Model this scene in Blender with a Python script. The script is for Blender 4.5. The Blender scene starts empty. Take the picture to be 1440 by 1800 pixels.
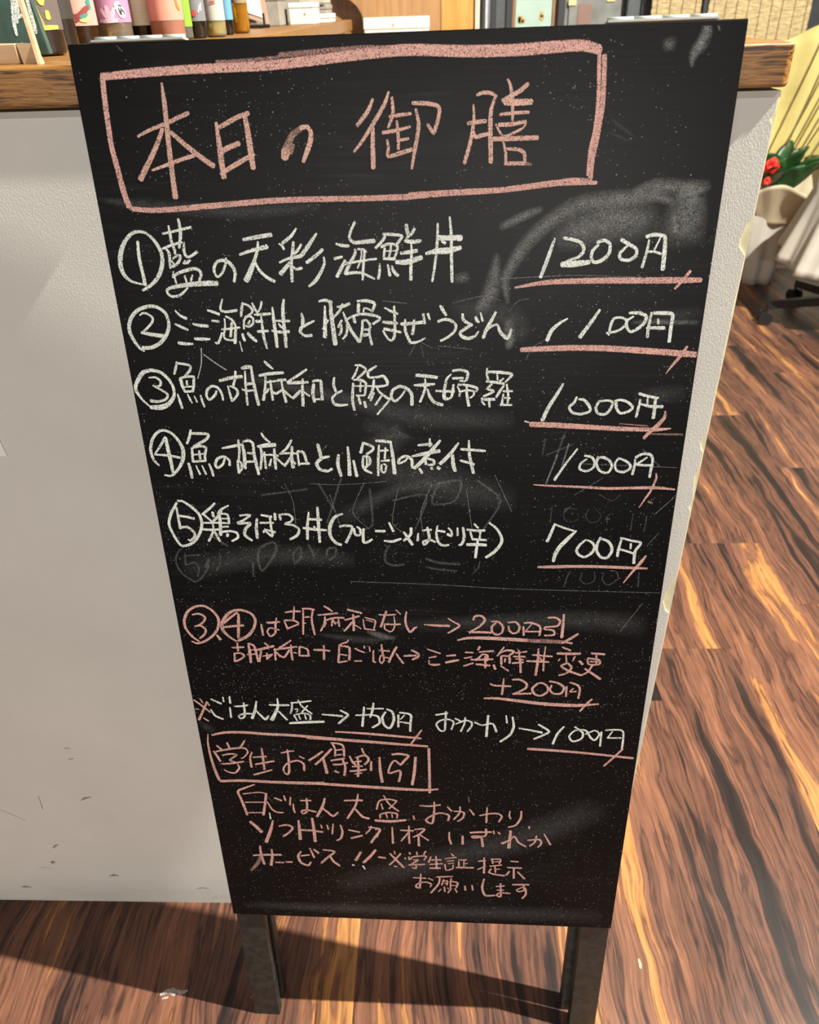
import bpy, math, random
from mathutils import Vector, Matrix, noise
random.seed(7)
S = bpy.context.scene
C = S.collection
PI = math.pi

# ---------------------------------------------------------------- camera
F_PX, PITCH, YAW, ROLL, CAM_H = 1337.9, 0.58634, 0.04769, -0.03327, 1.11318
def cam_basis():
    cp, sp, cy, sy = math.cos(PITCH), math.sin(PITCH), math.cos(YAW), math.sin(YAW)
    f = Vector((-sy*cp, cy*cp, -sp)); r = Vector((cy, sy, 0)); u = r.cross(f)
    c, s = math.cos(ROLL), math.sin(ROLL)
    return f, c*r + s*u, -s*r + c*u
_f, _r, _u = cam_basis()
cam = bpy.data.cameras.new('camera'); camo = bpy.data.objects.new('camera', cam); C.objects.link(camo)
cam.sensor_fit = 'HORIZONTAL'; cam.sensor_width = 36.0; cam.lens = 36.0*F_PX/1440.0
cam.clip_start = 0.02; cam.clip_end = 50
m = Matrix((_r, _u, -_f)).transposed().to_4x4(); m.translation = Vector((0, 0, CAM_H)); camo.matrix_world = m
cam.dof.use_dof = True; cam.dof.focus_distance = 0.70; cam.dof.aperture_fstop = 13.0
S.camera = camo

# ---------------------------------------------------------------- world, lamps, exposure
S.view_settings.view_transform = 'Standard'; S.view_settings.look = 'None'
S.view_settings.exposure = 0.0; S.view_settings.gamma = 1.0; S.view_settings.use_curve_mapping = False
W = bpy.data.worlds.new('world'); S.world = W; W.use_nodes = True
W.node_tree.nodes['Background'].inputs[0].default_value = (1.0, 0.93, 0.85, 1)
W.node_tree.nodes['Background'].inputs[1].default_value = 0.05
def lamp(name, kind, loc, power, col, size=0.05, target=None, spot=None):
    l = bpy.data.lights.new(name, kind); o = bpy.data.objects.new(name, l); C.objects.link(o)
    l.energy = power; l.color = col; o.location = loc
    if kind == 'AREA': l.shape = 'DISK'; l.size = size
    else: l.shadow_soft_size = size
    if target is not None:
        o.rotation_euler = (Vector(target) - Vector(loc)).to_track_quat('-Z', 'Y').to_euler()
    return o
# ceiling spot beyond the right end of the counter: the hard shadows
lamp('ceiling_lamp_key', 'POINT', (1.85, 0.47, 3.3), 1720, (0.97, 0.95, 0.83), 0.022)
# light of the room behind the photographer
lamp('room_lamp_front', 'AREA', (0.42, -2.3, 1.15), 27, (1.0, 0.95, 0.88), 0.12, (0, 0.6, 0.5))
lamp('room_fill_wide', 'AREA', (-0.5, -2.6, 0.95), 33, (1.0, 0.955, 0.89), 1.5, (0, 0.6, 0.5))  # broad fill added to soften the front light, no lamp of this shape
# lamps over the back of the room and over the counter
lamp('ceiling_lamp_back', 'POINT', (1.7, 2.5, 2.45), 9, (1.0, 0.88, 0.70), 0.08)
lamp('counter_lamp', 'POINT', (-0.75, 1.55, 2.2), 13, (1.0, 0.90, 0.76), 0.05)
lamp('partition_lamp', 'POINT', (0.1, 2.3, 2.3), 6, (1.0, 0.86, 0.62), 0.05)

# ---------------------------------------------------------------- helpers
def tag(o, label=None, cat=None, group=None, kind=None):
    if label: o['label'] = label
    if cat: o['category'] = cat
    if group: o['group'] = group
    if kind: o['kind'] = kind
    return o
def thing(name, loc, label, cat, group=None):
    o = bpy.data.objects.new(name, None); C.objects.link(o); o.location = loc; o.empty_display_size = 0.05
    return tag(o, label, cat, group)
def root_loc(p):
    v = Vector((0, 0, 0))
    while p is not None:
        v = v + p.location; p = p.parent
    return v
class MB:
    """collects shapes in world coordinates, links them as ONE mesh object"""
    def __init__(s): s.v = []; s.f = []; s.uv = []; s.smooth = False
    def add(s, vs, fs):
        b = len(s.v); s.v += [Vector(p) for p in vs]; s.f += [tuple(i+b for i in f) for f in fs]
    def box(s, a, b, bev=0.0, M=None):
        x0, y0, z0 = a; x1, y1, z1 = b
        if bev <= 0:
            vs = [(x, y, z) for z in (z0, z1) for y in (y0, y1) for x in (x0, x1)]
            fs = [(0,2,3,1),(4,5,7,6),(0,1,5,4),(2,6,7,3),(0,4,6,2),(1,3,7,5)]
        else:
            vs = []; idx = {}
            for cx, (xa, sx) in enumerate(((x0, 1), (x1, -1))):
                for cy, (ya, sy) in enumerate(((y0, 1), (y1, -1))):
                    for cz, (za, sz) in enumerate(((z0, 1), (z1, -1))):
                        for ax in range(3):
                            p = [xa + sx*bev, ya + sy*bev, za + sz*bev]
                            p[ax] = (xa, ya, za)[ax]
                            idx[(cx, cy, cz, ax)] = len(vs); vs.append(tuple(p))
            I = lambda cx, cy, cz, ax: idx[(cx, cy, cz, ax)]
            fs = []
            for ax in range(3):
                for s_ in (0, 1):
                    q = []
                    for (i, j) in ((0,0),(1,0),(1,1),(0,1)):
                        c = [i, j]; c.insert(ax, s_); q.append(I(c[0], c[1], c[2], ax))
                    fs.append(tuple(q))
            for ax in range(3):      # edges along ax
                o1, o2 = [k for k in range(3) if k != ax]
                for i in (0, 1):
                    for j in (0, 1):
                        q = []
                        for (e, a_) in ((0, o1), (1, o1), (1, o2), (0, o2)):
                            c = [0, 0, 0]; c[ax] = e; c[o1] = i; c[o2] = j; q.append(I(c[0], c[1], c[2], a_))
                        fs.append(tuple(q))
            for i in (0, 1):
                for j in (0, 1):
                    for k in (0, 1): fs.append(tuple(I(i, j, k, a_) for a_ in range(3)))
        if M is not None: vs = [M @ Vector(p) for p in vs]
        s.add(vs, fs); return s
    def hexa(s, lo, hi):   # two quads, bottom and top, same winding
        s.add(list(lo) + list(hi), [(3,2,1,0),(4,5,6,7),(0,1,5,4),(1,2,6,5),(2,3,7,6),(3,0,4,7)]); return s
    def lathe(s, c, prof, n=28, ax=2):
        b = len(s.v); k = len(prof)
        for i in range(n):
            a = 2*PI*i/n
            for r, h in prof:
                p = (r*math.cos(a), r*math.sin(a), h)
                if ax == 0: p = (h, r*math.cos(a), r*math.sin(a))
                if ax == 1: p = (r*math.cos(a), h, r*math.sin(a))
                s.v.append(Vector(c) + Vector(p))
        for i in range(n):
            j = (i+1) % n
            for t in range(k-1): s.f.append((b+i*k+t, b+j*k+t, b+j*k+t+1, b+i*k+t+1))
        for t, rev in ((0, 1), (k-1, 0)):
            if prof[t][0] > 1e-5:
                q = [b+i*k+t for i in range(n)]; s.f.append(tuple(q[::-1] if rev else q))
        return s
    def tube(s, pts, r, n=8):
        pts = [Vector(p) for p in pts]; rs = r if isinstance(r, (list, tuple)) else [r]*len(pts)
        b = len(s.v)
        for i, p in enumerate(pts):
            d = (pts[min(i+1, len(pts)-1)] - pts[max(i-1, 0)]).normalized()
            u = d.cross(Vector((0, 0, 1)))
            if u.length < 1e-3: u = Vector((1, 0, 0))
            u.normalize(); w = d.cross(u)
            for k in range(n):
                a = 2*PI*k/n; s.v.append(p + (u*math.cos(a) + w*math.sin(a))*rs[i])
        for i in range(len(pts)-1):
            for k in range(n):
                l = (k+1) % n; s.f.append((b+i*n+k, b+i*n+l, b+(i+1)*n+l, b+(i+1)*n+k))
        s.f.append(tuple(b+k for k in range(n))[::-1]); s.f.append(tuple(b+(len(pts)-1)*n+k for k in range(n)))
        return s
    def grid(s, fn, nu, nv, thick=0.0):
        b = len(s.v)
        P = [[Vector(fn(i/nu, j/nv)) for j in range(nv+1)] for i in range(nu+1)]
        for row in P: s.v += row
        w = nv+1
        for i in range(nu):
            for j in range(nv): s.f.append((b+i*w+j, b+(i+1)*w+j, b+(i+1)*w+j+1, b+i*w+j+1))
        s.thick = thick
        return s
    def build(s, name, mat, parent=None, smooth=False, loc=None):
        base = root_loc(parent) if parent is not None else Vector(loc or (0, 0, 0))
        me = bpy.data.meshes.new(name); me.from_pydata([tuple(p-base) for p in s.v], [], s.f); me.update()
        if s.uv:
            uvl = me.uv_layers.new(name='UVMap')
            for l in me.loops: uvl.data[l.index].uv = s.uv[l.vertex_index]
        if smooth:
            for p in me.polygons: p.use_smooth = True
        me.materials.append(mat)
        o = bpy.data.objects.new(name, me); C.objects.link(o)
        if parent is not None: o.parent = parent
        else: o.location = base
        if getattr(s, 'thick', 0):
            md = o.modifiers.new('thickness', 'SOLIDIFY'); md.thickness = s.thick; md.offset = 0
        return o
def bevel(o, w=0.002, seg=2):
    md = o.modifiers.new('bevel', 'BEVEL'); md.width = w; md.segments = seg; md.limit_method = 'ANGLE'; return o

# ---------------------------------------------------------------- materials
class NT:
    def __init__(s, name):
        s.m = bpy.data.materials.new(name); s.m.use_nodes = True; s.t = s.m.node_tree
        s.b = s.t.nodes['Principled BSDF']; s.out = s.t.nodes['Material Output']
    def n(s, k, ins=None, **kw):
        x = s.t.nodes.new(k)
        for a, v in kw.items(): setattr(x, a, v)
        for a, v in (ins or {}).items():
            if isinstance(v, bpy.types.NodeSocket): s.t.links.new(v, x.inputs[a])
            else: x.inputs[a].default_value = v
        return x
    def set(s, **kw):
        for a, v in kw.items():
            a = a.replace('_', ' ')
            if isinstance(v, bpy.types.NodeSocket): s.t.links.new(v, s.b.inputs[a])
            else: s.b.inputs[a].default_value = v
        return s
    def coord(s, scale=(1,1,1), loc=(0,0,0), which='Object'):
        c = s.n('ShaderNodeTexCoord').outputs[which]
        return s.n('ShaderNodeMapping', {'Vector': c, 'Scale': scale, 'Location': loc}).outputs[0]
    def noise(s, vec, scale, detail=3, rough=.55, dist=0, w=None):
        ins = {'Vector': vec, 'Scale': scale, 'Detail': detail, 'Roughness': rough, 'Distortion': dist}
        if w is not None:
            x = s.n('ShaderNodeTexNoise', noise_dimensions='4D')
            for a, v in ins.items():
                if isinstance(v, bpy.types.NodeSocket): s.t.links.new(v, x.inputs[a])
                else: x.inputs[a].default_value = v
            s.t.links.new(w, x.inputs['W']) if isinstance(w, bpy.types.NodeSocket) else setattr(x.inputs['W'], 'default_value', w)
            return x.outputs[0]
        return s.n('ShaderNodeTexNoise', ins).outputs[0]
    def ramp(s, fac, stops, interp='LINEAR'):
        r = s.n('ShaderNodeValToRGB', {'Fac': fac}); cr = r.color_ramp; cr.interpolation = interp
        while len(cr.elements) < len(stops): cr.elements.new(0.5)
        for e, (p, c) in zip(cr.elements, stops): e.position = p; e.color = (c[0], c[1], c[2], 1) if len(c) == 3 else c
        return r.outputs[0]
    def math(s, op, a, b=None, c=None, clamp=False):
        x = s.n('ShaderNodeMath', operation=op, use_clamp=clamp)
        for i, v in enumerate((a, b, c)):
            if v is None: continue
            if isinstance(v, bpy.types.NodeSocket): s.t.links.new(v, x.inputs[i])
            else: x.inputs[i].default_value = v
        return x.outputs[0]
    def mix(s, fac, a, b, blend='MIX'):
        x = s.n('ShaderNodeMix', data_type='RGBA', blend_type=blend)
        for i, v in ((0, fac), (6, a), (7, b)):
            if isinstance(v, bpy.types.NodeSocket): s.t.links.new(v, x.inputs[i])
            else: x.inputs[i].default_value = v if i == 0 else ((v[0], v[1], v[2], 1))
        return x.outputs[2]
    def bump(s, h, strength=.3, dist=.001):
        x = s.n('ShaderNodeBump', {'Height': h, 'Strength': strength, 'Distance': dist}); s.t.links.new(x.outputs[0], s.b.inputs['Normal']); return s

def plain(name, col, rough=.5, var=.12, scale=40, metal=0, bump=0):
    t = NT(name); v = t.coord(); n_ = t.noise(v, scale, 3)
    c2 = tuple(max(0, x*(1-var)) for x in col); c1 = tuple(min(1, x*(1+var)) for x in col)
    t.set(Base_Color=t.ramp(n_, [(.3, c2), (.7, c1)]), Roughness=rough, Metallic=metal)
    if bump: t.bump(n_, bump)
    return t.m

def m_board():
    t = NT('chalkboard_paint')
    st = t.noise(t.coord((3, 60, 60)), 6, 5, .6)          # wiping streaks across
    cl = t.noise(t.coord((1, 1, 1)), 9, 4, .6)
    a = t.math('MULTIPLY', st, cl)
    base = t.ramp(a, [(.15, (.0022, .0021, .0025)), (.30, (.0034, .0033, .0038)), (.48, (.012, .0118, .0126))])
    vo = t.n('ShaderNodeTexVoronoi', {'Vector': t.coord(), 'Scale': 800.0})
    cell = t.n('ShaderNodeSeparateColor', {'Color': vo.outputs['Color']})
    cl2 = t.noise(t.coord((1, 1, 1)), 16, 3, .6)
    gz = t.n('ShaderNodeSeparateXYZ', {'Vector': t.n('ShaderNodeTexCoord').outputs['Object']}).outputs[2]
    low = t.n('ShaderNodeMapRange', {'Value': gz, 'From Min': .62, 'From Max': .95, 'To Min': .10, 'To Max': 0.0}).outputs[0]
    thr = t.math('ADD', t.math('MULTIPLY_ADD', cl2, .9, -.455, clamp=True), low, clamp=True)   # where dust gathers
    keep = t.math('LESS_THAN', cell.outputs[0], thr)
    dot = t.math('LESS_THAN', vo.outputs['Distance'], t.math('MULTIPLY_ADD', cell.outputs[1], .26, .10))
    sp = t.math('MULTIPLY', keep, dot)
    sp = t.math('MULTIPLY', sp, t.math('MULTIPLY_ADD', cell.outputs[2], .42, .08))
    t.set(Base_Color=t.mix(sp, base, (.55, .55, .52)), Roughness=.40); t.b.inputs['Specular IOR Level'].default_value = .12
    t.bump(st, .06)
    return t.m
def m_chalk():
    t = NT('chalk')
    col = t.n('ShaderNodeAttribute', attribute_name='tint').outputs['Color']
    den = t.n('ShaderNodeAttribute', attribute_name='cover').outputs['Fac']
    soft = t.n('ShaderNodeAttribute', attribute_name='fade').outputs['Fac']
    uv = t.n('ShaderNodeTexCoord').outputs['UV']
    sx = t.n('ShaderNodeSeparateXYZ', {'Vector': uv})
    e = t.math('ABSOLUTE', t.math('MULTIPLY_ADD', sx.outputs[1], 2.0, -1.0))
    e = t.math('SUBTRACT', 1.0, e)
    g = t.noise(t.coord(), 1500, 2, .6)                   # grain of the board catching the chalk
    g2 = t.noise(t.coord((1, 1, 1)), 160, 3, .6)
    st = t.noise(t.n('ShaderNodeMapping', {'Vector': uv, 'Scale': (60, 3, 1)}).outputs[0], 4, 4, .65)
    gc = t.math('SUBTRACT', g, .5); gc2 = t.math('SUBTRACT', g2, .5)
    # edge of a stroke: crisp and ragged; edge of a smear: wide fade
    hard = t.math('MULTIPLY_ADD', gc, 4.0, t.math('MULTIPLY', e, 5.5), clamp=True)
    sf = t.math('MULTIPLY', t.math('SMOOTH_MIN', e, .9, .3), t.math('MULTIPLY_ADD', st, 2.4, -.45, clamp=True), clamp=True)
    edge = t.n('ShaderNodeMix', {'Factor': soft, 'A': hard, 'B': sf}).outputs[0]
    cov = t.math('ADD', t.math('MULTIPLY', gc, 6.5), t.math('MULTIPLY', gc2, 1.3))
    cov = t.math('MULTIPLY', t.math('ADD', cov, 1.0), den, clamp=True)
    al = t.math('MULTIPLY', cov, edge, clamp=True)
    tint = t.mix(t.math('MULTIPLY_ADD', g, 1.6, -.45, clamp=True), t.mix(1.0, col, (.72, .70, .70), 'MULTIPLY'), col)
    t.set(Base_Color=tint, Roughness=.95, Alpha=al)
    t.b.inputs['Specular IOR Level'].default_value = .1
    return t.m
def m_floor():
    t = NT('zebrawood_laminate')
    oi = t.n('ShaderNodeObjectInfo')
    w = t.math('MULTIPLY', oi.outputs['Random'], 40.0)
    wave = t.noise(t.coord((1.0, .9, 1)), 3.2, 2, .5, 0, w)
    c = t.n('ShaderNodeTexCoord').outputs['Object']
    off = t.n('ShaderNodeCombineXYZ', {'X': t.math('ADD', t.math('MULTIPLY_ADD', wave, .09, -.045), t.math('MULTIPLY_ADD', t.noise(t.coord((1, .6, 1)), 20, 2, .5, 0, w), .010, -.005)), 'Y': 0.0, 'Z': 0.0})
    v = t.n('ShaderNodeVectorMath', {0: c, 1: off.outputs[0]}, operation='ADD').outputs[0]
    big = t.noise(t.n('ShaderNodeMapping', {'Vector': v, 'Scale': (1, .04, 1)}).outputs[0], 20, 3.6, .62, .10, w)
    fine = t.noise(t.n('ShaderNodeMapping', {'Vector': v, 'Scale': (1, .035, 1)}).outputs[0], 230, 5, .7, .1, w)
    patch = t.noise(t.n('ShaderNodeMapping', {'Vector': v, 'Scale': (1, .35, 1)}).outputs[0], 28, 3, .6, .3, w)
    k = t.math('ADD', t.math('MULTIPLY_ADD', fine, .10, -.05), big)
    k = t.math('ADD', k, t.math('MULTIPLY_ADD', patch, .16, -.08))
    col = t.ramp(k, [(.34, (.012, .008, .008)), (.405, (.022, .012, .011)), (.43, (.065, .030, .022)), (.47, (.092, .041, .028)), (.485, (.036, .017, .014)), (.51, (.105, .047, .031)),
                     (.575, (.150, .066, .040)), (.582, (.075, .032, .020)), (.592, (.22, .098, .038)), (.65, (.30, .145, .052)), (.685, (.20, .088, .034)), (.70, (.11, .047, .028)), (.78, (.18, .08, .042))])
    col = t.mix(1.0, col, t.ramp(fine, [(.32, (.62, .59, .58)), (.5, (1.28, 1.26, 1.22)), (.66, (1.75, 1.66, 1.55))]), 'MULTIPLY')
    scr = t.noise(t.coord((1, 1, 1)), 700, 2, .5)
    t.set(Base_Color=col, Roughness=t.ramp(t.noise(t.coord(), 7, 4), [(.3, (.30,)*3), (.75, (.46,)*3)]))
    t.b.inputs['Specular IOR Level'].default_value = .3
    t.bump(fine, .12, .0006)
    return t.m
def m_wallpaper():
    t = NT('embossed_wallpaper')
    v = t.coord()
    n1 = t.noise(v, 900, 3, .65)
    n2 = t.n('ShaderNodeTexVoronoi', {'Vector': t.coord((1, 1, .55)), 'Scale': 1000.0}, feature='SMOOTH_F1').outputs['Distance']
    h = t.math('ADD', n1, t.math('MULTIPLY', n2, .7))
    d = t.noise(v, 5, 4, .6)
    low = t.noise(t.coord((2, 1, 9)), 6, 4, .65)
    gz = t.n('ShaderNodeSeparateXYZ', {'Vector': t.n('ShaderNodeTexCoord').outputs['Object']}).outputs[2]
    foot = t.math('MULTIPLY', t.math('SUBTRACT', 1.0, t.math('MULTIPLY', gz, 14.0), clamp=True), low)   # mop-line grime at the foot
    col = t.ramp(d, [(.3, (.60, .575, .53)), (.7, (.66, .635, .59))])
    t.set(Base_Color=t.mix(t.math('MULTIPLY', foot, .6), col, (.30, .27, .24)), Roughness=.75)
    t.bump(h, .6, .00045)
    return t.m
def m_slab():
    t = NT('oiled_pine')
    v = t.coord((1, 1, 1))
    warp = t.noise(t.coord((1, 1, 3)), 9, 3, .6)
    c = t.n('ShaderNodeTexCoord').outputs['Object']
    off = t.n('ShaderNodeCombineXYZ', {'X': 0.0, 'Y': t.math('MULTIPLY_ADD', warp, .02, -.01), 'Z': t.math('MULTIPLY_ADD', warp, .010, -.005)})
    v2 = t.n('ShaderNodeVectorMath', {0: c, 1: off.outputs[0]}, operation='ADD').outputs[0]
    rings = t.noise(t.n('ShaderNodeMapping', {'Vector': v2, 'Scale': (.035, 1, 1)}).outputs[0], 430, 3, .55, .1)
    fib = t.noise(t.n('ShaderNodeMapping', {'Vector': v2, 'Scale': (.08, 1, 1)}).outputs[0], 900, 3, .6)
    blot = t.noise(t.coord((1, 3, 6)), 14, 3, .6)
    k = t.math('ADD', rings, t.math('MULTIPLY_ADD', fib, .18, -.09))
    col = t.ramp(k, [(.36, (.075, .030, .010)), (.43, (.19, .082, .024)), (.52, (.33, .155, .045)), (.66, (.42, .215, .07))])
    col = t.mix(t.math('MULTIPLY_ADD', blot, 1.4, -.4, clamp=True), t.mix(1.0, col, (.72, .66, .52), 'MULTIPLY'), col)
    t.set(Base_Color=col, Roughness=.42)
    t.bump(k, .35, .001)
    return t.m
def m_glass(name, col, rough=.05, trans=1.0):
    t = NT(name); n_ = t.noise(t.coord(), 12, 2)
    t.set(Base_Color=t.ramp(n_, [(.3, tuple(x*.9 for x in col)), (.7, col)]), Roughness=rough, IOR=1.45)
    t.b.inputs['Transmission Weight'].default_value = trans
    return t.m
def m_wood(name, c1, c2, scale=(1, 1, .08), s=60, rough=.5):
    t = NT(name); n_ = t.noise(t.coord(scale), s, 4, .6, .3)
    t.set(Base_Color=t.ramp(n_, [(.35, c1), (.65, c2)]), Roughness=rough); return t.m
M = dict(
    board=m_board(), chalk=m_chalk(), floor=m_floor(), paper=m_wallpaper(), slab=m_slab(),
    core=plain('bare_plasterboard', (.70, .64, .42), .8, .1, 60, 0, .2),
    black=plain('worn_black_paint', (.018, .017, .015), .5, .6, 90, 0, .15),
    blackedge=plain('scuffed_black_paint', (.10, .095, .09), .55, .6, 160),
    steel=plain('brushed_steel', (.42, .43, .41), .6, .06, 60, .25),
    steel2=plain('steel_knuckle', (.52, .53, .51), .5, .06, 60, .3),
    screw=plain('screw_steel', (.25, .25, .25), .4, .1, 200, 1),
    subfloor=plain('dark_subfloor', (.02, .013, .01), .9),  # one very dark brown for the base under the planks
    darkglass=m_glass('dark_brown_bottle_glass', (.10, .045, .02), .06, .85),
    amber=m_glass('amber_bottle_glass', (.75, .40, .06), .06, .9),
    clear=m_glass('clear_bottle_glass', (.80, .82, .72), .04, .9),
    blackglass=plain('black_bottle_glass', (.012, .009, .008), .08, .2),
    rosedrink=plain('frosted_rosy_glass', (.30, .13, .09), .25, .15),
    yellowdrink=plain('yellow_liquor', (.50, .33, .05), .15, .3),
    green=plain('green_chalkboard', (.028, .055, .042), .6, .3, 60),
    palewood=m_wood('pale_pine', (.38, .24, .13), (.50, .35, .21), (.1, 1, 1), 120),
    tan=m_wood('tan_veneer', (.30, .15, .06), (.40, .22, .09)),
    orange=m_wood('orange_veneer', (.42, .18, .035), (.55, .26, .06)),
    brown=m_wood('brown_veneer', (.26, .12, .045), (.36, .19, .08)),
    palestrip=plain('pale_trim', (.70, .52, .38), .5),
    white=plain('white_card', (.62, .60, .55), .6, .03),
    cream=plain('cream_paper', (.55, .47, .34), .65, .08, 12),
    yellow=plain('yellow_tissue', (.50, .41, .15), .7, .12, 8),
    whitecloth=plain('white_cloth', (.46, .42, .38), .85, .08, 10),
    grey=plain('grey_worktop', (.42, .38, .32), .6, .1, 30),
    greydark=plain('grey_box', (.26, .23, .20), .7),
    frame=plain('black_window_frame', (.025, .025, .03), .4),
    frame2=plain('charcoal_window_frame', (.07, .075, .085), .4),
    palepane=plain('pale_grey_pane', (.42, .44, .45), .2),
    mint=plain('mint_poster', (.38, .49, .44), .6, .06, 15),
    gold=plain('gold_print', (.45, .28, .07), .6),
    greypic=plain('grey_poster', (.17, .17, .165), .5, .35, 9),
    bamboo=m_wood('bamboo_slat', (.26, .175, .07), (.56, .44, .24), (.12, 1, 1), 300, .6),
    thread=plain('blind_thread', (.16, .10, .05), .8),
    leaf=plain('dark_green_leaf', (.012, .050, .012), .4, .4, 30),
    red=plain('red_petal', (.55, .018, .010), .5, .25, 40),
    stem=plain('brown_stem', (.13, .085, .03), .6),
    plastic=plain('black_plastic', (.012, .012, .013), .35),
    wall=plain('off_white_wall', (.40, .36, .30), .8, .05, 6),
    scuff=plain('scuff_grey', (.12, .10, .085), .9),
)
LM = {}
def flat(col, name):
    k = (name, col)
    if k not in LM: LM[k] = plain(name, col, .55, .05, 60)
    return LM[k]

# ================================================================ SETTING
D = 0.6178            # front plane of the counter
floor = MB().box((-1.5, -.5, -.03), (3.4, 4.35, -.012)).build('floor', M['subfloor']); tag(floor, kind='structure')
PW, GAP = .18, .0001
known = {-5: .22, -4: .12, -3: .30, -2: .15, -1: .05, 0: .25, 1: .10, 2: 1.161, 3: 1.527, 4: 1.30, 5: 1.887}
col = -8
while col < 18:
    xa = .06 + PW*col
    j = known.get(col, .35 + ((col*.366) % .92)); 
    while j > -.5: j -= .92
    y = max(j, -.5)
    nxt = j + .92
    while y < 4.35:
        y2 = min(nxt, 4.35)
        if y2 > -.4 and xa + PW < 3.4 and xa > -1.45:
            pl = MB().box((xa+GAP, y+GAP, -.012), (xa+PW-GAP, y2-GAP, 0), .0002).build('plank', M['floor'], floor)
        y = y2; nxt += .92
    col += 1
wb = MB()
wb.box((-1.5, 4.24, 0), (3.4, 4.34, 2.5)); wb = wb.build('wall_back', M['wall']); tag(wb, kind='structure')

# glazed shop front at the back: frames, panes and posters in it
win = MB()
win.box((.205, 4.12, 0), (.222, 4.20, 2.3), .002).box((.246, 4.12, 0), (.268, 4.20, 2.3), .002).box((.314, 4.12, 0), (.345, 4.20, 2.3), .002)
win.box((.545, 4.10, 0), (.577, 4.20, 2.3), .002).box((.205, 4.12, 2.3), (.98, 4.20, 2.4), .002)
win = win.build('window_1', M['frame'], None, loc=(.5, 4.15, 0)); tag(win, kind='structure')
MB().box((.268, 4.13, 0), (.314, 4.19, 2.3), .002).build('window_post', M['frame2'], win)
MB().box((.222, 4.15, 0), (.246, 4.165, 2.3)).build('pane', M['palepane'], win)
MB().box((.345, 4.13, 0), (.358, 4.19, 2.3)).box((.526, 4.13, 0), (.545, 4.19, 2.3)).build('inner_frame', M['brown'], win)
MB().box((.577, 4.15, 0), (.85, 4.165, 2.3)).build('pane', M['greypic'], win)
MB().box((.848, 4.08, 0), (.905, 4.2, 2.3), .003).build('window_post', M['frame2'], win)
MB().box((.912, 4.08, 0), (.965, 4.2, 2.3), .003).build('window_post', M['frame2'], win)
MB().box((.903, 4.1, 0), (.913, 4.2, 2.3)).build('window_post', M['frame'], win)
po = thing('poster', (.44, 4.145, .6), 'pale mint poster with gold motifs in the black-framed window', 'poster')
MB().box((.36, 4.14, .6), (.524, 4.148, 1.6)).build('sheet', M['mint'], po)
g = MB()
g.lathe((.385, 4.138, 1.047), [(.0, -.001), (.014, -.001), (.014, .001), (0, .001)], 14, 1)
g.box((.372, 4.137, 1.035), (.384, 4.1395, 1.062)).box((.388, 4.137, 1.035), (.403, 4.1395, 1.048))
g.lathe((.478, 4.138, 1.053), [(.0, -.001), (.011, -.001), (.012, .001), (0, .001)], 14, 1)
g.box((.470, 4.137, 1.055), (.486, 4.1395, 1.075))
g.box((.372, 4.137, 1.128), (.400, 4.1395, 1.15))
g.build('gold_motif', M['gold'], po)['kind'] = 'stuff'
po = thing('poster', (.71, 4.14, .9), 'dark grey picture poster with two yellow notes beside the bamboo blind', 'poster')
MB().box((.60, 4.138, .6), (.835, 4.146, 1.5)).build('sheet', M['greypic'], po)
MB().box((.595, 4.13, 1.096), (.628, 4.1375, 1.118)).build('yellow_note', flat((.75, .55, .25), 'yellow_note'), po)
MB().box((.765, 4.13, 1.106), (.80, 4.1375, 1.125)).build('yellow_note', flat((.75, .55, .25), 'yellow_note'), po)
MB().box((.64, 4.134, 1.02), (.70, 4.1375, 1.10)).build('printed_patch', flat((.22, .12, .10), 'brown_print'), po)
# right of the blinds
MB().box((1.70, 4.02, .97), (2.2, 4.1, 2.4), .004).build('trim_1', M['frame']); tag(bpy.data.objects['trim_1'], kind='structure')

def blind(x0, x1, label):
    b = thing('bamboo_blind', ((x0+x1)/2, 4.0, .72), label, 'blind', None)
    s = MB(); z = .72
    k = 0
    while z < 2.35:
        h = random.choice((.0052, .0065, .0058))
        dy = random.uniform(-.0012, .0012)
        s.box((x0+random.uniform(0, .004), 3.998+dy, z), (x1-random.uniform(0, .004), 4.001+dy, z+h*.9)); z += h; k += 1
    o = s.build('slats', M['bamboo'], b); tag(o, kind='stuff')
    n_ = round((x1-x0)/.052)
    for i in range(n_):
        x = x0 + (i+.5)*(x1-x0)/n_ + random.uniform(-.004, .004)
        t = MB(); t.tube([(x+random.uniform(-.0015, .0015), 3.9955, .72+q*.2) for q in range(9)], .0016, 5); t.build('thread', M['thread'], b)
    MB().box((x0-.004, 3.99, 2.34), (x1+.004, 4.01, 2.37), .002).build('head_rail', M['bamboo'], b)
    return b
blind(.935, 1.150, 'narrow bamboo blind at the back, left of the dark gap')
blind(1.180, 1.622, 'wide bamboo blind at the back, directly behind the counter end')
MB().box((.93, 4.03, 0), (1.69, 4.06, 2.4)).build('door_1', M['frame']); tag(bpy.data.objects['door_1'], kind='structure')
MB().box((1.155, 3.985, .7), (1.172, 4.02, 2.4)).build('door_post', M['frame'], bpy.data.objects['door_1'])

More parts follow.
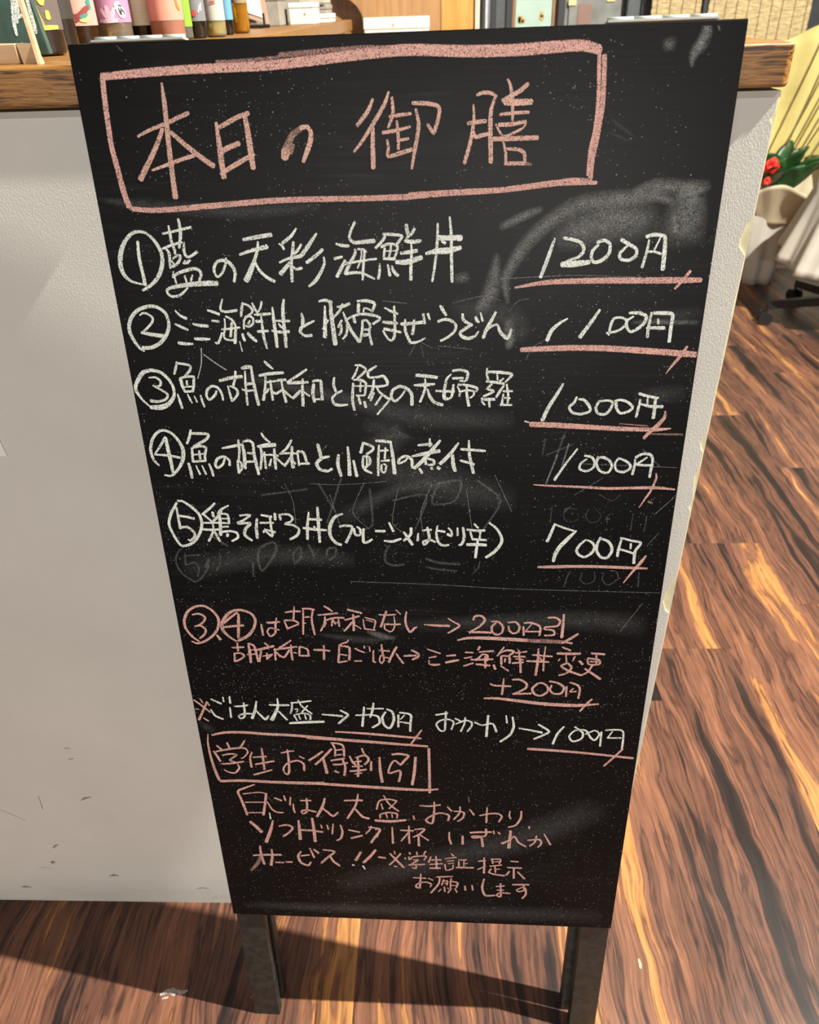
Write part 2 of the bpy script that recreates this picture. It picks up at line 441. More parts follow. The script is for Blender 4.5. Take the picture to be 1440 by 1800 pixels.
# wood partition behind the counter
pt = MB()
pt.box((-.20, 2.90, 0), (-.195+.21, 2.93, 2.2)); pt = pt.build('wall_partition', M['tan'], None, loc=(0, 2.9, 0)); tag(pt, kind='structure')
MB().box((.016, 2.895, 0), (.122, 2.93, 2.2), .001).build('panel', M['orange'], pt)
MB().box((.123, 2.885, 0), (.137, 2.94, 2.2), .001).build('edge_strip', M['palestrip'], pt)
ar = MB(); n_ = 14
prof = [(-.203, .2)] + [(-.203-.0, 1.05)] + [(-.205 - .055*math.sin(PI/2*i/n_)*1.0 + .0, 1.05 + .085*(1-math.cos(PI/2*i/n_))*1.0) for i in range(n_+1)]
pts_in = [(-.228 + .0, .2), (-.228, 1.055), (-.232, 1.08), (-.240, 1.10), (-.252, 1.118), (-.270, 1.133), (-.30, 1.145), (-.34, 1.152)]
pts_out = [(-.196, .2), (-.196, 1.055), (-.196, 1.08), (-.196, 1.10), (-.196, 1.13), (-.196, 1.16), (-.25, 1.20), (-.34, 1.20)]
for k in range(len(pts_in)-1):
    (a, b_), (c, d_) = pts_in[k], pts_in[k+1]; (e, f_), (g_, h_) = pts_out[k], pts_out[k+1]
    ar.hexa([(a, 2.89, b_), (e, 2.89, f_), (g_, 2.89, h_), (c, 2.89, d_)], [(a, 2.93, b_), (e, 2.93, f_), (g_, 2.93, h_), (c, 2.93, d_)])
ar.build('arch_frame', M['tan'], pt)
MB().box((-.34, 2.94, .2), (-.19, 2.96, 1.25)).build('recess_panel', M['brown'], pt)
cb = thing('cabinet', (-.05, 2.68, 0), 'low wooden cabinet under the white box, before the wood partition', 'cabinet')
MB().box((-.235, 2.5, 0), (.12, 2.85, .985), .003).build('body', M['brown'], cb)
MB().box((-.232, 2.494, .03), (-.06, 2.4998, .96), .001).build('door', M['brown'], cb)
MB().box((-.054, 2.494, .03), (.117, 2.4998, .96), .001).build('door', M['brown'], cb)
MB().box((-.24, 2.485, .985), (.125, 2.86, 1.0), .002).build('top', M['tan'], cb)
wbx = thing('white_box', (-.11, 2.6, 1.0), 'white gift box with a tiny gold mark before the wood partition', 'box')
MB().box((-.205, 2.55, 1.0), (-.022, 2.66, 1.060), .002).build('box_base', M['white'], wbx)
MB().box((-.207, 2.548, 1.060), (-.020, 2.662, 1.0885), .002).build('lid', M['white'], wbx)
MB().box((-.125, 2.5472, 1.066), (-.120, 2.5479, 1.074)).build('gold_mark', M['gold'], wbx)

# ================================================================ COUNTER
ZB, ZT = 1.0586, 1.0854
ct = thing('counter', (-.4, .9, 0), 'white-papered counter body behind the chalkboard, paper torn at its right corner', 'counter')
cbd = MB(); XR = .2425
cbd.box((-1.6, D+.0012, 0), (XR, .80, ZB-.002)); cbd.box((-1.6, .80, 0), (-.262, 2.55, ZB-.002))
cbd.build('body', M['core'], ct)
# front sheet of wallpaper with its torn edge along the corner
edge = [(.0, .2402), (.03, .2396), (.06, .2402), (.15, .2401), (.20, .2396), (.26, .2401), (.33, .2397), (.38, .2402), (.41, .2390), (.43, .2401), (.50, .2398), (.54, .2401),
        (.572, .2398), (.576, .2368), (.588, .2340), (.600, .2352), (.611, .2372), (.622, .2392), (.632, .2399), (.70, .2397), (.706, .2381), (.713, .2396), (.74, .2378), (.748, .2394),
        (.765, .2398), (.768, .2385), (.775, .2369), (.781, .2385), (.786, .2400), (.81, .2398), (.828, .2392), (.84, .2400), (.872, .2394), (.88, .2400), (.905, .2394), (.92, .2401), (.942, .2399),
        (.945, .2385), (.949, .2362), (.955, .2358), (.960, .2368), (.965, .2376), (.9685, .2381), (.971, .2400), (1.02, .2402), (1.035, .2395), (1.0385, .2383), (1.043, .2398), (1.0565, .2402)]
sh = MB(); ss = []
for z, x in edge: ss.append(((.2402-(.2402-x)*(1.5 if x < .239 else 1))*1.0082-.0007, z))
zs = [z for z, x in edge]; n_ = len(edge)
for yy in (D, D+.0011):
    for (x, z) in ss: sh.v += [Vector((-1.6, yy, z)), Vector((x, yy, z))]
for i in range(n_-1):
    a = 2*i; sh.f.append((a, a+1, a+3, a+2)); b_ = 2*n_ + a; sh.f.append((b_, b_+2, b_+3, b_+1)); sh.f.append((a+1, b_+1, b_+3, a+3))
sh.build('wallpaper_sheet', M['paper'], ct)
tm = MB().box((-1.6, D-.0016, ZB-.0062), (XR-.0005, D, ZB-.0018)); tm.build('top_strip', flat((.42, .38, .33), 'grey_strip'), ct)  # thin grey strip along the top of the wallpaper, under the slab

def decal(mat, stain_pts, name, parent, label=None):
    mb = MB()
    for pts in stain_pts:
        add_ribbon(mb, [(x, z, w) for x, z, w in pts], lambda x, y, k: Vector((x, D-.0003-k*.00002, y)), None)
    return mb
# ---- ribbons: every chalk mark is a flat stroke lying on its surface
def smooth_pts(p, sub=4):
    if len(p) < 3:
        a, b_ = p[0], p[-1]; return [tuple(a[i]+(b_[i]-a[i])*t/4 for i in range(3)) for t in range(5)]
    q = []
    for i in range(len(p)-1):
        p0 = p[max(i-1, 0)]; p1 = p[i]; p2 = p[i+1]; p3 = p[min(i+2, len(p)-1)]
        for t in range(sub):
            t = t/sub; r = []
            for k in range(3):
                m1 = (p2[k]-p0[k])*.42; m2 = (p3[k]-p1[k])*.42
                r.append((2*t**3-3*t**2+1)*p1[k] + (t**3-2*t**2+t)*m1 + (-2*t**3+3*t**2)*p2[k] + (t**3-t**2)*m2)
            q.append(tuple(r))
    q.append(tuple(p[-1])); return q
def add_ribbon(mb, pts, fn, attr, clip=None, soft=False):
    q = smooth_pts(pts)
    # caps
    def ext(a, b_, f):
        dx, dy = a[0]-b_[0], a[1]-b_[1]; L = math.hypot(dx, dy) or 1
        return (a[0]+dx/L*a[2]*f, a[1]+dy/L*a[2]*f, a[2]*.45)
    q = [ext(q[0], q[1], .22)] + q + [ext(q[-1], q[-2], .22)]
    b = len(mb.v); mb.k = getattr(mb, 'k', 0) + 1; L = 0
    for i, (x, y, w) in enumerate(q):
        a = q[max(i-1, 0)]; c = q[min(i+1, len(q)-1)]
        dx, dy = c[0]-a[0], c[1]-a[1]; l = math.hypot(dx, dy) or 1; nx, ny = -dy/l, dx/l
        if i: L += math.hypot(x-q[i-1][0], y-q[i-1][1])
        for sgn, vv in ((-.5, 0), (.5, 1)):
            X, Y = x+nx*w*sgn, y+ny*w*sgn
            if clip: X = min(max(X, clip[0]), clip[1]); Y = min(max(Y, clip[2]), clip[3])
            mb.v.append(fn(X, Y, mb.k)); mb.uv.append((L, vv))
            if attr is not None: mb.attr.append(attr + ((min(1, min(i, len(q)-1-i)/3.0) if soft else 1),))
    for i in range(len(q)-1): mb.f.append((b+2*i, b+2*i+1, b+2*i+3, b+2*i+2))

sc = MB(); sc.attr = []
for (x, z, w, hgt, rot) in [(-.473, .248, .016, .004, .5), (-.479, .068, .014, .006, .1), (-.470, .349, .009, .002, 0), (-.470, .329, .007, .003, .3), (-.353, .037, .02, .003, 0),
                            (-.56, .10, .006, .008, .4), (-.575, .085, .02, .001, -.2), (-.62, .035, .016, .005, 0), (-.545, .14, .01, .004, .9)]:
    add_ribbon(sc, [(x-w/2, z-w*rot*.5, hgt*.3), (x, z+w*.12, hgt), (x+w/2, z+w*rot*.5, hgt*.4)], lambda X, Y, k: Vector((X, D-.0002, Y)), ((.10, .085, .07), .5, .3))
add_ribbon(sc, [(-.66, .262, .0015), (-.60, .225, .001), (-.57, .20, .0008)], lambda X, Y, k: Vector((X, D-.0002, Y)), ((.10, .085, .07), .5, .3))
add_ribbon(sc, [(-.535, .255, .001), (-.538, .225, .0012)], lambda X, Y, k: Vector((X, D-.0002, Y)), ((.10, .085, .07), .5, .3))
SCUFF = sc

slab = MB()
Y0 = D-.0033
ring = [(-1.6, Y0), (.2465-.006, Y0), (.2465-.0018, Y0+.0018), (.2465, Y0+.006), (.2465, .80), (.240, .812), (-.235, .815), (-.245, .83), (-.245, 2.62), (-1.6, 2.62)]
nr = len(ring)
slab.add([(x, y, ZB) for x, y in ring] + [(x, y, ZT) for x, y in ring],
         [tuple(range(nr))[::-1], tuple(range(nr, 2*nr))] + [(i, (i+1) % nr, nr+(i+1) % nr, nr+i) for i in range(nr)])
so = slab.build('counter_top', M['slab'], None, loc=(-.4, .8, ZB)); bevel(so, .0022, 3)
so.name = 'worktop'; tag(so, 'thick brown grained wooden slab capping the white counter', 'worktop')

pn = thing('paper_notice', (-.42, D-.0015, .772), 'corner of a white paper sheet stuck on the counter front', 'notice')
q = MB(); q.add([(x, y, z) for y in (D-.0010, D-.0005) for x, z in ((-.50, .7745), (-.4085, .7695), (-.418, .86), (-.50, .86))],
                [(0, 1, 2, 3), (7, 6, 5, 4), (0, 4, 5, 1), (1, 5, 6, 2), (2, 6, 7, 3), (3, 7, 4, 0)]); q.build('sheet', flat((.84, .82, .78), 'notice_paper'), pn)

# ================================================================ CHALKBOARD
O = Vector((-.25244063, .48980821, .2058802)); AX = Vector((.99971127, -.02402869, 0)); UP = Vector((.00286947, .11938413, .99284399)); NN = Vector((-.02385674, -.99255733, .11941861))
FLR = (.0 - O.z)/UP.z*1000          # board-local height of the floor, mm
def B(x, y, d=0.0): return O + AX*(x/1000) + UP*(y/1000) + NN*(d/1000)
# rear leaf: pivots at the top, foot stands a little further back
RT = B(0, 897, -8.4); RFOOT = Vector((RT.x-.003, .4895, 0.0))
RUP = (RT - RFOOT).normalized(); RNN = AX.cross(RUP).normalized(); RLEN = (RT - RFOOT).length*1000
def R(x, y, d=0.0): return RT + AX*(x/1000) - RUP*((RLEN-y)/1000) + RNN*(d/1000)
ab = thing('chalkboard_sign', (-.03, .49, 0), 'tall black A-frame menu chalkboard covered in white and pink handwriting', 'sign')
def slabmb(fn, x0, x1, y0a, y0b, y1a, y1b, d0, d1):
    mb = MB(); mb.hexa([fn(x0, y0a, d1), fn(x1, y0b, d1), fn(x1, y0b, d0), fn(x0, y0a, d0)], [fn(x0, y1a, d1), fn(x1, y1b, d1), fn(x1, y1b, d0), fn(x0, y1a, d0)]); return mb
fp = slabmb(B, -.2, 450.0, 0, 0, 898.6, 901.3, -3.2, 0).build('front_panel', M['board'], ab); bevel(fp, .0008, 2)
# legs of the front leaf: a chamfered block of wood each, cut level with the floor
def leg(fn, x0, x1, y0, y1, d0, d1, mat):
    lo = [];
    for (x, d) in ((x0, d1), (x1, d1), (x1, d0), (x0, d0)):
        p = fn(x, y0, d); q = fn(x, y0+100, d); t = p.z/(p.z-q.z); p = p + (q-p)*t; p.z = 0.0; lo.append(p)
    top = d1 - 4.6 if fn is B else d1 - 4.0          # the stile thins towards the hinges
    mb = MB(); mb.hexa(lo, [fn(x1_, y1, d) for (x1_, d) in ((x0, d1), (x1, d1), (x1, top), (x0, top))])
    o = mb.build('leg', mat, ab); bevel(o, .0010, 2); return o
YF = FLR
l1 = leg(B, 2, 36, YF, 896, -15.5, -3.2, M['black']); l2 = leg(B, 415.5, 449, YF, 898, -15.5, -3.2, M['black'])
tag(l1, 'scuffed black front leg'); 
for x0 in (4, 420):
    leg(R, x0+7 if x0 < 100 else x0-12, x0+34 if x0 < 100 else x0+20, 0, RLEN-3, -16.0, -.5, M['black'])
slabmb(R, 0, 450, 236, 236, RLEN-2, RLEN-1, -3.5, -.5).build('back_panel', M['black'], ab)
slabmb(B, 37, 415, 30, 30, 62, 62, -9, -3.2).build('rail', M['black'], ab)
for hx0, hx1 in ((16.5, 80.0), (361.0, 432.0)):
    hg = slabmb(B, hx0, hx1, 899.3 + hx0*.006, 899.3 + hx1*.006, 900.5 + hx0*.006, 900.5+hx1*.006, -12.8, -.3).build('hinge', M['steel'], ab)
    tag(hg, 'silver steel hinge on the top edge')
    for k in range(4):
        a = hx0 + (hx1-hx0)*k/4 + .5; b_ = hx0 + (hx1-hx0)*(k+1)/4 - .5
        hy = 901.4 + a*.006; n_ = 10
        kb = MB(); c0 = B(a, hy, -7.2); c1 = B(b_, hy, -7.2); kb.tube([c0, c1], .0015, 10); kb.build('knuckle', M['steel2'], hg, True)

STROKES = """
@chalk_frame p
200,8790,48 491,8807,55 822,8819,59 1153,8825,62 1329,8827,62 1657,8849,65 1977,8877,69 2293,8895,72 2546,8885,72 2716,8877,75 3015,8876,75 3260,8886,74 3452,8891,70 3572,8862,59
g 1444,8887,31 1595,8893,38 1765,8905,31 2032,8917,27 2188,8913,19
g 1009,8861,16 1204,8860,27 1443,8877,19
205,8790,38 193,8647,40 185,8471,39 183,8350,39 197,8216,42 213,8058,45 235,7956,45
244,7945,36 391,7931,38 570,7936,40 808,7952,42 1045,7967,42 1280,7981,42 1558,7987,41 1972,7986,41 2292,7991,45
2301,7997,50 2516,8009,45 2730,8017,43 2943,8024,40 3153,8044,42 3362,8065,44 3619,8061,27
3382,8082,21 3486,8084,25 3581,8073,21
3568,8854,25 3579,8695,26 3587,8536,28 3580,8382,30 3560,8262,31 3557,8110,27
3604,8832,33 3612,8695,34 3617,8536,34 3605,8409,34 3592,8299,35 3576,8196,35 3574,8090,35
@chalk_title p
613,8743,15 612,8638,33 606,8502,36 597,8311,39 594,8157,39 591,8014,45
384,8419,18 485,8460,25 605,8497,27 689,8529,29 772,8557,29
571,8463,29 514,8364,34 437,8253,39 352,8140,42
624,8442,29 729,8349,36 821,8276,37 904,8218,39
450,8199,16 572,8235,25 669,8264,28 771,8290,27
959,8494,22 963,8355,38 964,8233,43 968,8140,39
978,8464,29 1031,8488,34 1115,8525,31 1195,8547,31
1166,8538,31 1178,8400,43 1182,8290,43 1188,8198,39
962,8309,41 1035,8338,36 1106,8362,36
949,8166,30 1054,8221,34 1139,8260,32 1205,8289,25
1420,8256,51 1434,8309,68
g 1434,8309,59 1455,8353,50 1489,8405,46 1551,8444,38
1551,8448,35 1598,8454,30 1620,8417,33 1611,8358,37 1580,8291,35 1552,8234,27
g 1462,8293,42 1492,8345,25
2063,8614,18 2033,8554,28 1994,8504,31 1946,8454,23
2173,8654,15 2145,8587,26 2093,8509,29 2040,8438,28 1979,8358,23 1917,8291,17
2057,8437,25 2051,8349,32 2050,8251,35 2048,8183,32
2194,8622,18 2199,8550,26 2191,8500,25 2162,8435,16
2174,8504,20 2248,8513,24 2322,8520,21
2122,8407,23 2213,8418,25 2316,8439,16
2223,8478,16 2230,8404,23 2230,8300,20
2244,8358,21 2302,8366,20
2153,8361,17 2160,8317,22 2156,8257,23 2234,8274,30 2326,8298,28
2355,8547,16 2374,8460,26 2362,8372,28 2342,8283,27 2321,8174,17
2334,8583,25 2426,8579,29 2498,8565,27 2518,8538,27 2507,8479,27 2486,8415,27 2476,8392,21
2435,8453,19 2455,8425,25 2478,8394,23
2748,8564,12 2754,8483,20 2745,8409,25 2726,8316,27 2691,8203,27
2772,8622,20 2812,8634,24 2863,8631,24 2904,8610,18
2894,8601,18 2870,8534,26 2866,8444,33 2871,8332,33 2876,8204,33
2713,8451,25 2775,8459,29 2836,8464,27
2750,8400,21 2766,8367,25 2818,8378,27 2864,8386,25
2976,8710,16 2997,8665,22 3010,8594,24 3016,8513,22 3016,8459,16
3112,8680,26 3064,8642,30 3004,8612,30 2945,8582,28
2960,8573,36 3046,8571,44 3142,8573,38
2932,8501,20 3029,8508,24 3125,8511,20
2924,8438,27 3011,8440,29 3108,8455,22
2904,8443,12 2931,8396,16 2962,8369,14 3034,8389,18 3094,8420,16 3108,8447,12
2886,8352,31 3035,8352,33 3194,8354,31
2958,8335,12 2977,8264,21 2979,8198,19
2986,8288,21 3059,8283,25 3107,8257,25 3110,8186,21
2974,8196,25 3042,8195,27 3115,8195,25
g 3115,8193,23 3157,8187,21
@row_one w
265,7401,12 211,7408,16 146,7429,22 105,7471,31 88,7529,37 95,7593,38 116,7655,37 160,7723,30 218,7772,27 274,7785,22 327,7773,20 373,7731,24 406,7674,28 421,7623,30 417,7565,33 394,7502,33 354,7444,31 302,7398,28 226,7357,19
254,7716,22 245,7642,26 244,7556,27 251,7475,27 252,7398,31
452,7768,16 520,7779,19 582,7792,19 675,7810,20
506,7823,14 509,7768,22 510,7718,22 524,7655,22 524,7621,18
588,7869,19 591,7805,26 585,7744,26 562,7666,22
434,7661,16 492,7681,21 549,7697,19 592,7705,16
464,7659,18 479,7622,24 474,7576,22 471,7519,15
500,7587,12 535,7610,18 562,7609,19 550,7575,22 524,7547,23 485,7530,21
486,7576,12 501,7553,15 485,7530,12
607,7705,14 597,7654,22 604,7606,22 637,7603,21 696,7636,22
593,7575,12 577,7552,13
633,7577,18 605,7557,22 580,7552,12
491,7495,12 481,7452,18 513,7477,22 571,7497,27 647,7514,27 689,7504,24 702,7469,23 680,7426,21
492,7460,16 499,7407,17
572,7462,15 581,7418,18
635,7470,12 615,7424,20
818,7404,40 736,7405,42 630,7400,38 530,7389,32 453,7375,27 420,7361,21 421,7331,21 449,7310,21 506,7315,21 547,7342,20 583,7374,15
910,7589,14 901,7548,19 871,7486,20 829,7452,18 807,7480,22 810,7521,25 837,7562,23 882,7572,26 924,7558,29 955,7520,28 965,7471,25 949,7412,22
1056,7717,24 1161,7734,31 1273,7749,31
1017,7611,19 1100,7637,26 1174,7653,32 1232,7666,36
1166,7701,16 1154,7640,22 1129,7579,26 1092,7504,41 1045,7421,48
1121,7573,19 1150,7503,23 1202,7447,25 1263,7412,26
1461,7789,14 1417,7737,24 1349,7688,24
1323,7685,13 1344,7671,20 1357,7643,17
1431,7697,20 1423,7643,26 1410,7576,22
1490,7679,16 1458,7636,23 1427,7609,19
1610,7754,15 1563,7695,28 1515,7635,31 1476,7595,29 1418,7586,24 1366,7573,20 1314,7550,16
1419,7643,16 1404,7555,23 1399,7473,26 1396,7410,23
1393,7549,26 1353,7508,32 1313,7467,36
1412,7521,16 1435,7500,20 1479,7510,23
1647,7640,24 1598,7600,27 1518,7547,26
1650,7586,14 1652,7538,21 1617,7470,26 1569,7408,28 1522,7374,19
1898,7829,20 1865,7769,21 1851,7719,21 1883,7686,26 1952,7689,30 2036,7695,33
1749,7679,14 1794,7666,26 1844,7662,21
1730,7572,23 1789,7586,20
1811,7560,22 1776,7501,28 1741,7442,27
1888,7639,17 1886,7603,25 1844,7537,26 1805,7463,28
1805,7463,23 1864,7470,23 1926,7468,20 1971,7450,19 2025,7423,16
1907,7639,15 1949,7635,20 1971,7616,18
1937,7628,12 1926,7558,14 1900,7503,14
1960,7624,18 1949,7551,20 1939,7462,20 1935,7417,16
1793,7531,19 1868,7546,20 1961,7558,18 2046,7568,17
2099,7744,18 2113,7723,21 2081,7680,23 2041,7644,21
2102,7741,23 2166,7738,24 2238,7728,21 2226,7700,21 2202,7671,23
2084,7651,21 2134,7671,23 2179,7668,20 2205,7649,20 2193,7606,21 2180,7577,18
2110,7644,18 2100,7578,20
2157,7668,17 2151,7621,18 2138,7578,15
2109,7622,9 2193,7624,9
2096,7569,21 2184,7566,26
2068,7534,9 2066,7483,22 2054,7423,22
2129,7526,15 2142,7445,26
2159,7515,15 2173,7474,26 2203,7444,26
2274,7805,25 2277,7770,30 2287,7727,21
2333,7776,21 2310,7741,23 2271,7710,17
2260,7692,23 2316,7685,33 2377,7690,26
2227,7606,23 2284,7612,29 2349,7622,27
2191,7544,31 2252,7540,40 2314,7553,41 2383,7574,34
2308,7670,14 2307,7590,20 2301,7502,25 2299,7413,26
2502,7809,15 2501,7717,21 2489,7588,21 2477,7500,20 2459,7400,19
2589,7853,15 2599,7751,22 2602,7622,24 2605,7498,24 2608,7394,23
2509,7710,38 2588,7707,39 2674,7707,46
2531,7688,20 2558,7670,24
2414,7600,23 2497,7617,42 2573,7619,48 2671,7639,30
@price_one w
3353,7694,14 3330,7621,27 3300,7521,29 3264,7420,27
3417,7694,23 3485,7683,25 3548,7657,27 3567,7608,27 3535,7563,23 3464,7539,17 3415,7505,25
3415,7510,42 3508,7514,50 3615,7525,35
3660,7661,25 3710,7675,26 3751,7650,24 3753,7590,27 3712,7541,29 3652,7522,25 3626,7557,23 3634,7607,25 3672,7646,18
3831,7678,28 3885,7648,28 3945,7612,24 3945,7563,25 3897,7534,25 3840,7544,23 3831,7584,23 3877,7633,16
4029,7675,16 4023,7602,20 4001,7482,23
4007,7695,26 4060,7709,28 4132,7698,26 4145,7659,30 4150,7560,33 4152,7465,33
4108,7689,12 4089,7640,14 4073,7601,14
4029,7592,18 4075,7591,18 4127,7575,18
@underline_one p
3077,7347,15 3235,7374,32 3391,7388,40 3705,7392,46 4017,7389,48 4275,7388,47 4439,7388,37
4353,7453,23 4306,7387,23 4257,7327,17
@row_two w
154,6886,17 120,6909,22 85,6971,28 65,7031,31 68,7091,32 101,7157,32 155,7205,30 220,7230,29 282,7238,29 339,7218,27 378,7177,26 390,7118,26 380,7059,29 339,6991,31 284,6943,31 217,6913,32 143,6911,31
168,7168,12 197,7185,17 234,7178,20 267,7149,20 256,7112,20 206,7064,20 157,7027,18
158,7034,23 228,7019,31 337,7003,34
457,7202,12 489,7165,21 538,7139,24
437,7099,14 482,7076,24 535,7051,18
443,6949,28 499,6941,26 557,6941,17
581,7098,17 635,7085,27 699,7080,24
578,6982,20 627,6978,27 700,6978,18
842,7285,12 822,7238,18 818,7202,19 861,7189,21 944,7200,24
713,7203,18 756,7188,22 802,7170,24
735,7122,18 791,7115,21
839,7136,14 833,7063,17 818,7010,17 825,6977,17 877,6967,17 913,6980,15
849,7155,16 891,7132,19 918,7084,20 910,7017,24 898,6942,26
805,7052,15 874,7058,18 954,7067,18
891,7106,20 881,7055,23 869,6995,24
805,7026,20 784,6981,20 760,6943,20 738,6951,11
996,7258,16 983,7208,24 972,7153,19
995,7251,16 1038,7236,19 1067,7200,19 1049,7171,18 1005,7149,18
983,7054,15 991,7120,19 1021,7153,19 1061,7142,19 1059,7098,19 1026,7072,17 997,7080,14
1036,7120,15 1021,7091,23
967,7017,20 971,6987,24 979,6961,20
1009,7024,20 1036,6994,23 1066,6964,23
937,6957,8 948,6877,9
1070,7254,16 1084,7214,22 1102,7181,16
1145,7265,16 1133,7221,19 1106,7181,13
1078,7165,15 1142,7167,25 1205,7171,21
1084,7114,24 1136,7112,25
1089,7033,20 1131,7038,24 1173,7038,20
1129,7152,15 1130,7060,23 1135,6971,23 1150,6899,15
1009,7020,18 1035,6986,23 1073,6956,20
1225,7220,16 1226,7118,27 1230,7007,29 1231,6910,26
1320,7280,16 1305,7205,28 1302,7096,30 1304,6999,30 1303,6909,26
1241,7118,16 1293,7114,21 1349,7114,22
1261,7096,12 1277,7070,21 1295,7063,18
1199,7041,15 1262,7029,24 1337,7033,27
1447,7175,12 1454,7124,30 1446,7080,22
1542,7114,16 1484,7087,22 1437,7061,27 1427,7028,25 1462,6998,22 1515,7002,25
1590,7261,15 1638,7270,25 1692,7255,19
1634,7227,13 1628,7129,28 1618,6986,34
1604,7049,15 1642,7107,22 1650,7122,15
1678,7255,26 1679,7165,32 1686,7056,36 1695,6929,39
1727,7219,15 1774,7222,25 1827,7243,22
1772,7240,16 1743,7186,21 1684,7129,16
1772,7179,13 1794,7113,22 1830,7032,27 1885,6947,27
1757,7117,18 1728,7063,21
1755,7081,15 1748,7033,22 1731,7000,19
1798,7121,15 1797,7047,21 1783,7000,21 1755,6970,13
1798,7121,16 1851,7149,19 1918,7163,23 1991,7155,25 2049,7137,21 2052,7119,19 1999,7086,22
1886,7260,17 1952,7263,25 2009,7248,25 2016,7227,23 1996,7180,20
1896,7239,26 1889,7178,28
1929,7177,12 1938,7206,15 1971,7199,15 1992,7181,15
1851,7149,22 1859,7095,25
1919,7112,18 1912,7039,21 1892,6947,19
1919,7112,18 1952,7112,21 1976,7075,21 1966,7017,21 1984,6924,21
1927,7043,16 1975,7042,19
1925,6999,33 1977,7006,18
2093,7209,13 2140,7183,21 2194,7162,19
2166,7220,17 2169,7150,21 2168,7056,22 2161,6984,24 2137,6956,19 2105,6980,18 2075,7033,18
2077,7100,24 2129,7094,27 2189,7091,22
2084,7047,24 2143,7036,24 2214,7020,18
2216,7083,27 2311,7088,27 2387,7097,27
2249,7118,17 2247,7039,24 2269,6975,24 2293,6939,24 2349,6946,18 2401,6974,14
2318,7114,19 2312,7054,24 2302,7003,27
2388,7160,20 2399,7085,22
2423,7163,20 2438,7116,17
2518,7221,17 2537,7190,28 2564,7147,20
2501,7100,21 2549,7116,24 2600,7107,24 2640,7068,22 2624,7020,22 2580,6981,21 2521,6951,19
2690,7157,20 2694,7114,25 2730,7087,22 2765,7074,17
2765,7074,19 2715,7047,27 2672,7012,24 2692,6980,27 2739,6968,29 2787,6987,21 2814,7023,11
2788,7133,23 2800,7106,28 2816,7094,19
2826,7164,14 2843,7101,20
2943,7170,16 2910,7105,27 2872,7034,28 2850,6971,27
2857,7003,16 2896,7050,20 2954,7073,17 2979,7018,27 3036,6966,28 3065,7037,17
@price_two w
3486,7115,12 3423,7075,24 3371,7024,31 3340,6947,31
3723,7179,20 3674,7099,28 3620,7017,32 3589,6971,35
3806,6985,14 3814,7057,24 3834,7112,20 3894,7117,18 3931,7091,20 3911,7046,20 3864,7016,20 3789,7001,18
3945,7152,22 4020,7151,28 4073,7125,26 4059,7070,26 4013,7030,26 3970,7010,22 3936,7046,22 3936,7096,20 3978,7126,16
4109,7155,18 4098,7034,24 4099,6967,24
4124,7150,26 4199,7149,30 4265,7139,28 4266,7053,28 4267,6930,28
4163,7105,18 4169,7069,18
4083,7039,14 4143,7039,26 4218,7038,30
@underline_two p
3145,6875,37 3281,6882,45 3508,6888,47 3744,6885,49 4001,6869,51 4257,6849,51 4483,6830,51
4408,6893,22 4364,6815,28 4312,6741,20 4274,6679,8
@row_three w
111,6426,16 67,6475,19 34,6532,27 23,6581,32 55,6644,35 110,6708,35 184,6727,30 259,6707,28 312,6651,28 340,6580,25 332,6507,29 277,6442,40 209,6414,48 120,6414,35
150,6666,11 205,6668,19 240,6640,22 237,6604,22 199,6590,19 173,6600,14
184,6592,14 234,6564,19 283,6523,22 260,6483,22 193,6463,24 131,6471,29
403,6796,17 387,6746,22 367,6695,20
405,6784,19 466,6776,22 510,6760,20 496,6721,22 455,6682,19
408,6659,19 465,6674,22 528,6674,19
411,6655,31 417,6595,27 430,6551,21
523,6666,22 513,6603,24 497,6547,22
461,6639,19 458,6603,19
428,6587,14 503,6591,16
429,6546,21 497,6551,22
367,6527,14 377,6466,24 387,6405,22
450,6527,11 463,6482,19 478,6450,13
503,6511,9 519,6458,16
557,6515,16 564,6466,22 576,6417,17
695,6554,17 678,6518,24 625,6478,21 606,6514,22 621,6563,24 665,6594,22 710,6578,22 735,6530,22 739,6474,17
730,6638,25 822,6661,31 921,6672,28
872,6716,20 861,6657,23 837,6594,20
794,6594,14 802,6530,20 813,6465,22
810,6594,14 858,6570,22 868,6530,22 840,6490,20 813,6465,17
925,6739,22 965,6750,34 1008,6750,26
950,6719,14 942,6625,20 939,6530,20 937,6433,21
1003,6746,22 1007,6641,26 1017,6529,28 1030,6432,27
948,6609,26 1004,6615,22
908,6566,17 950,6553,20 997,6557,17
1116,6796,20 1144,6765,25 1179,6735,15
1061,6680,22 1152,6695,29 1260,6702,23
1111,6676,17 1102,6593,23 1074,6473,27
1127,6569,19 1104,6537,22
1121,6624,20 1208,6636,15
1146,6640,17 1149,6561,23 1152,6473,20
1146,6561,19 1181,6529,23 1231,6557,19
1208,6640,22 1274,6644,25
1238,6632,15 1245,6545,23 1260,6456,25
1240,6569,16 1275,6529,22 1309,6495,16
1015,6609,20 1018,6537,23 1030,6436,22
1451,6729,18 1374,6678,22 1284,6624,17
1287,6616,23 1368,6620,29 1454,6623,20
1413,6651,15 1403,6568,25 1398,6424,28
1386,6552,23 1352,6520,28 1318,6488,25
1408,6544,16 1456,6508,19
1493,6631,22 1555,6635,25 1558,6583,26 1559,6480,26
1499,6607,26 1485,6536,29 1494,6456,26
1481,6480,12 1566,6480,22
1668,6661,18 1660,6599,25 1675,6543,20
1726,6551,18 1678,6527,20 1641,6487,20 1657,6439,26 1703,6429,26 1765,6433,16
1863,6746,12 1841,6692,21 1812,6649,17
1841,6761,15 1890,6757,21 1927,6726,21 1902,6692,21 1854,6653,18
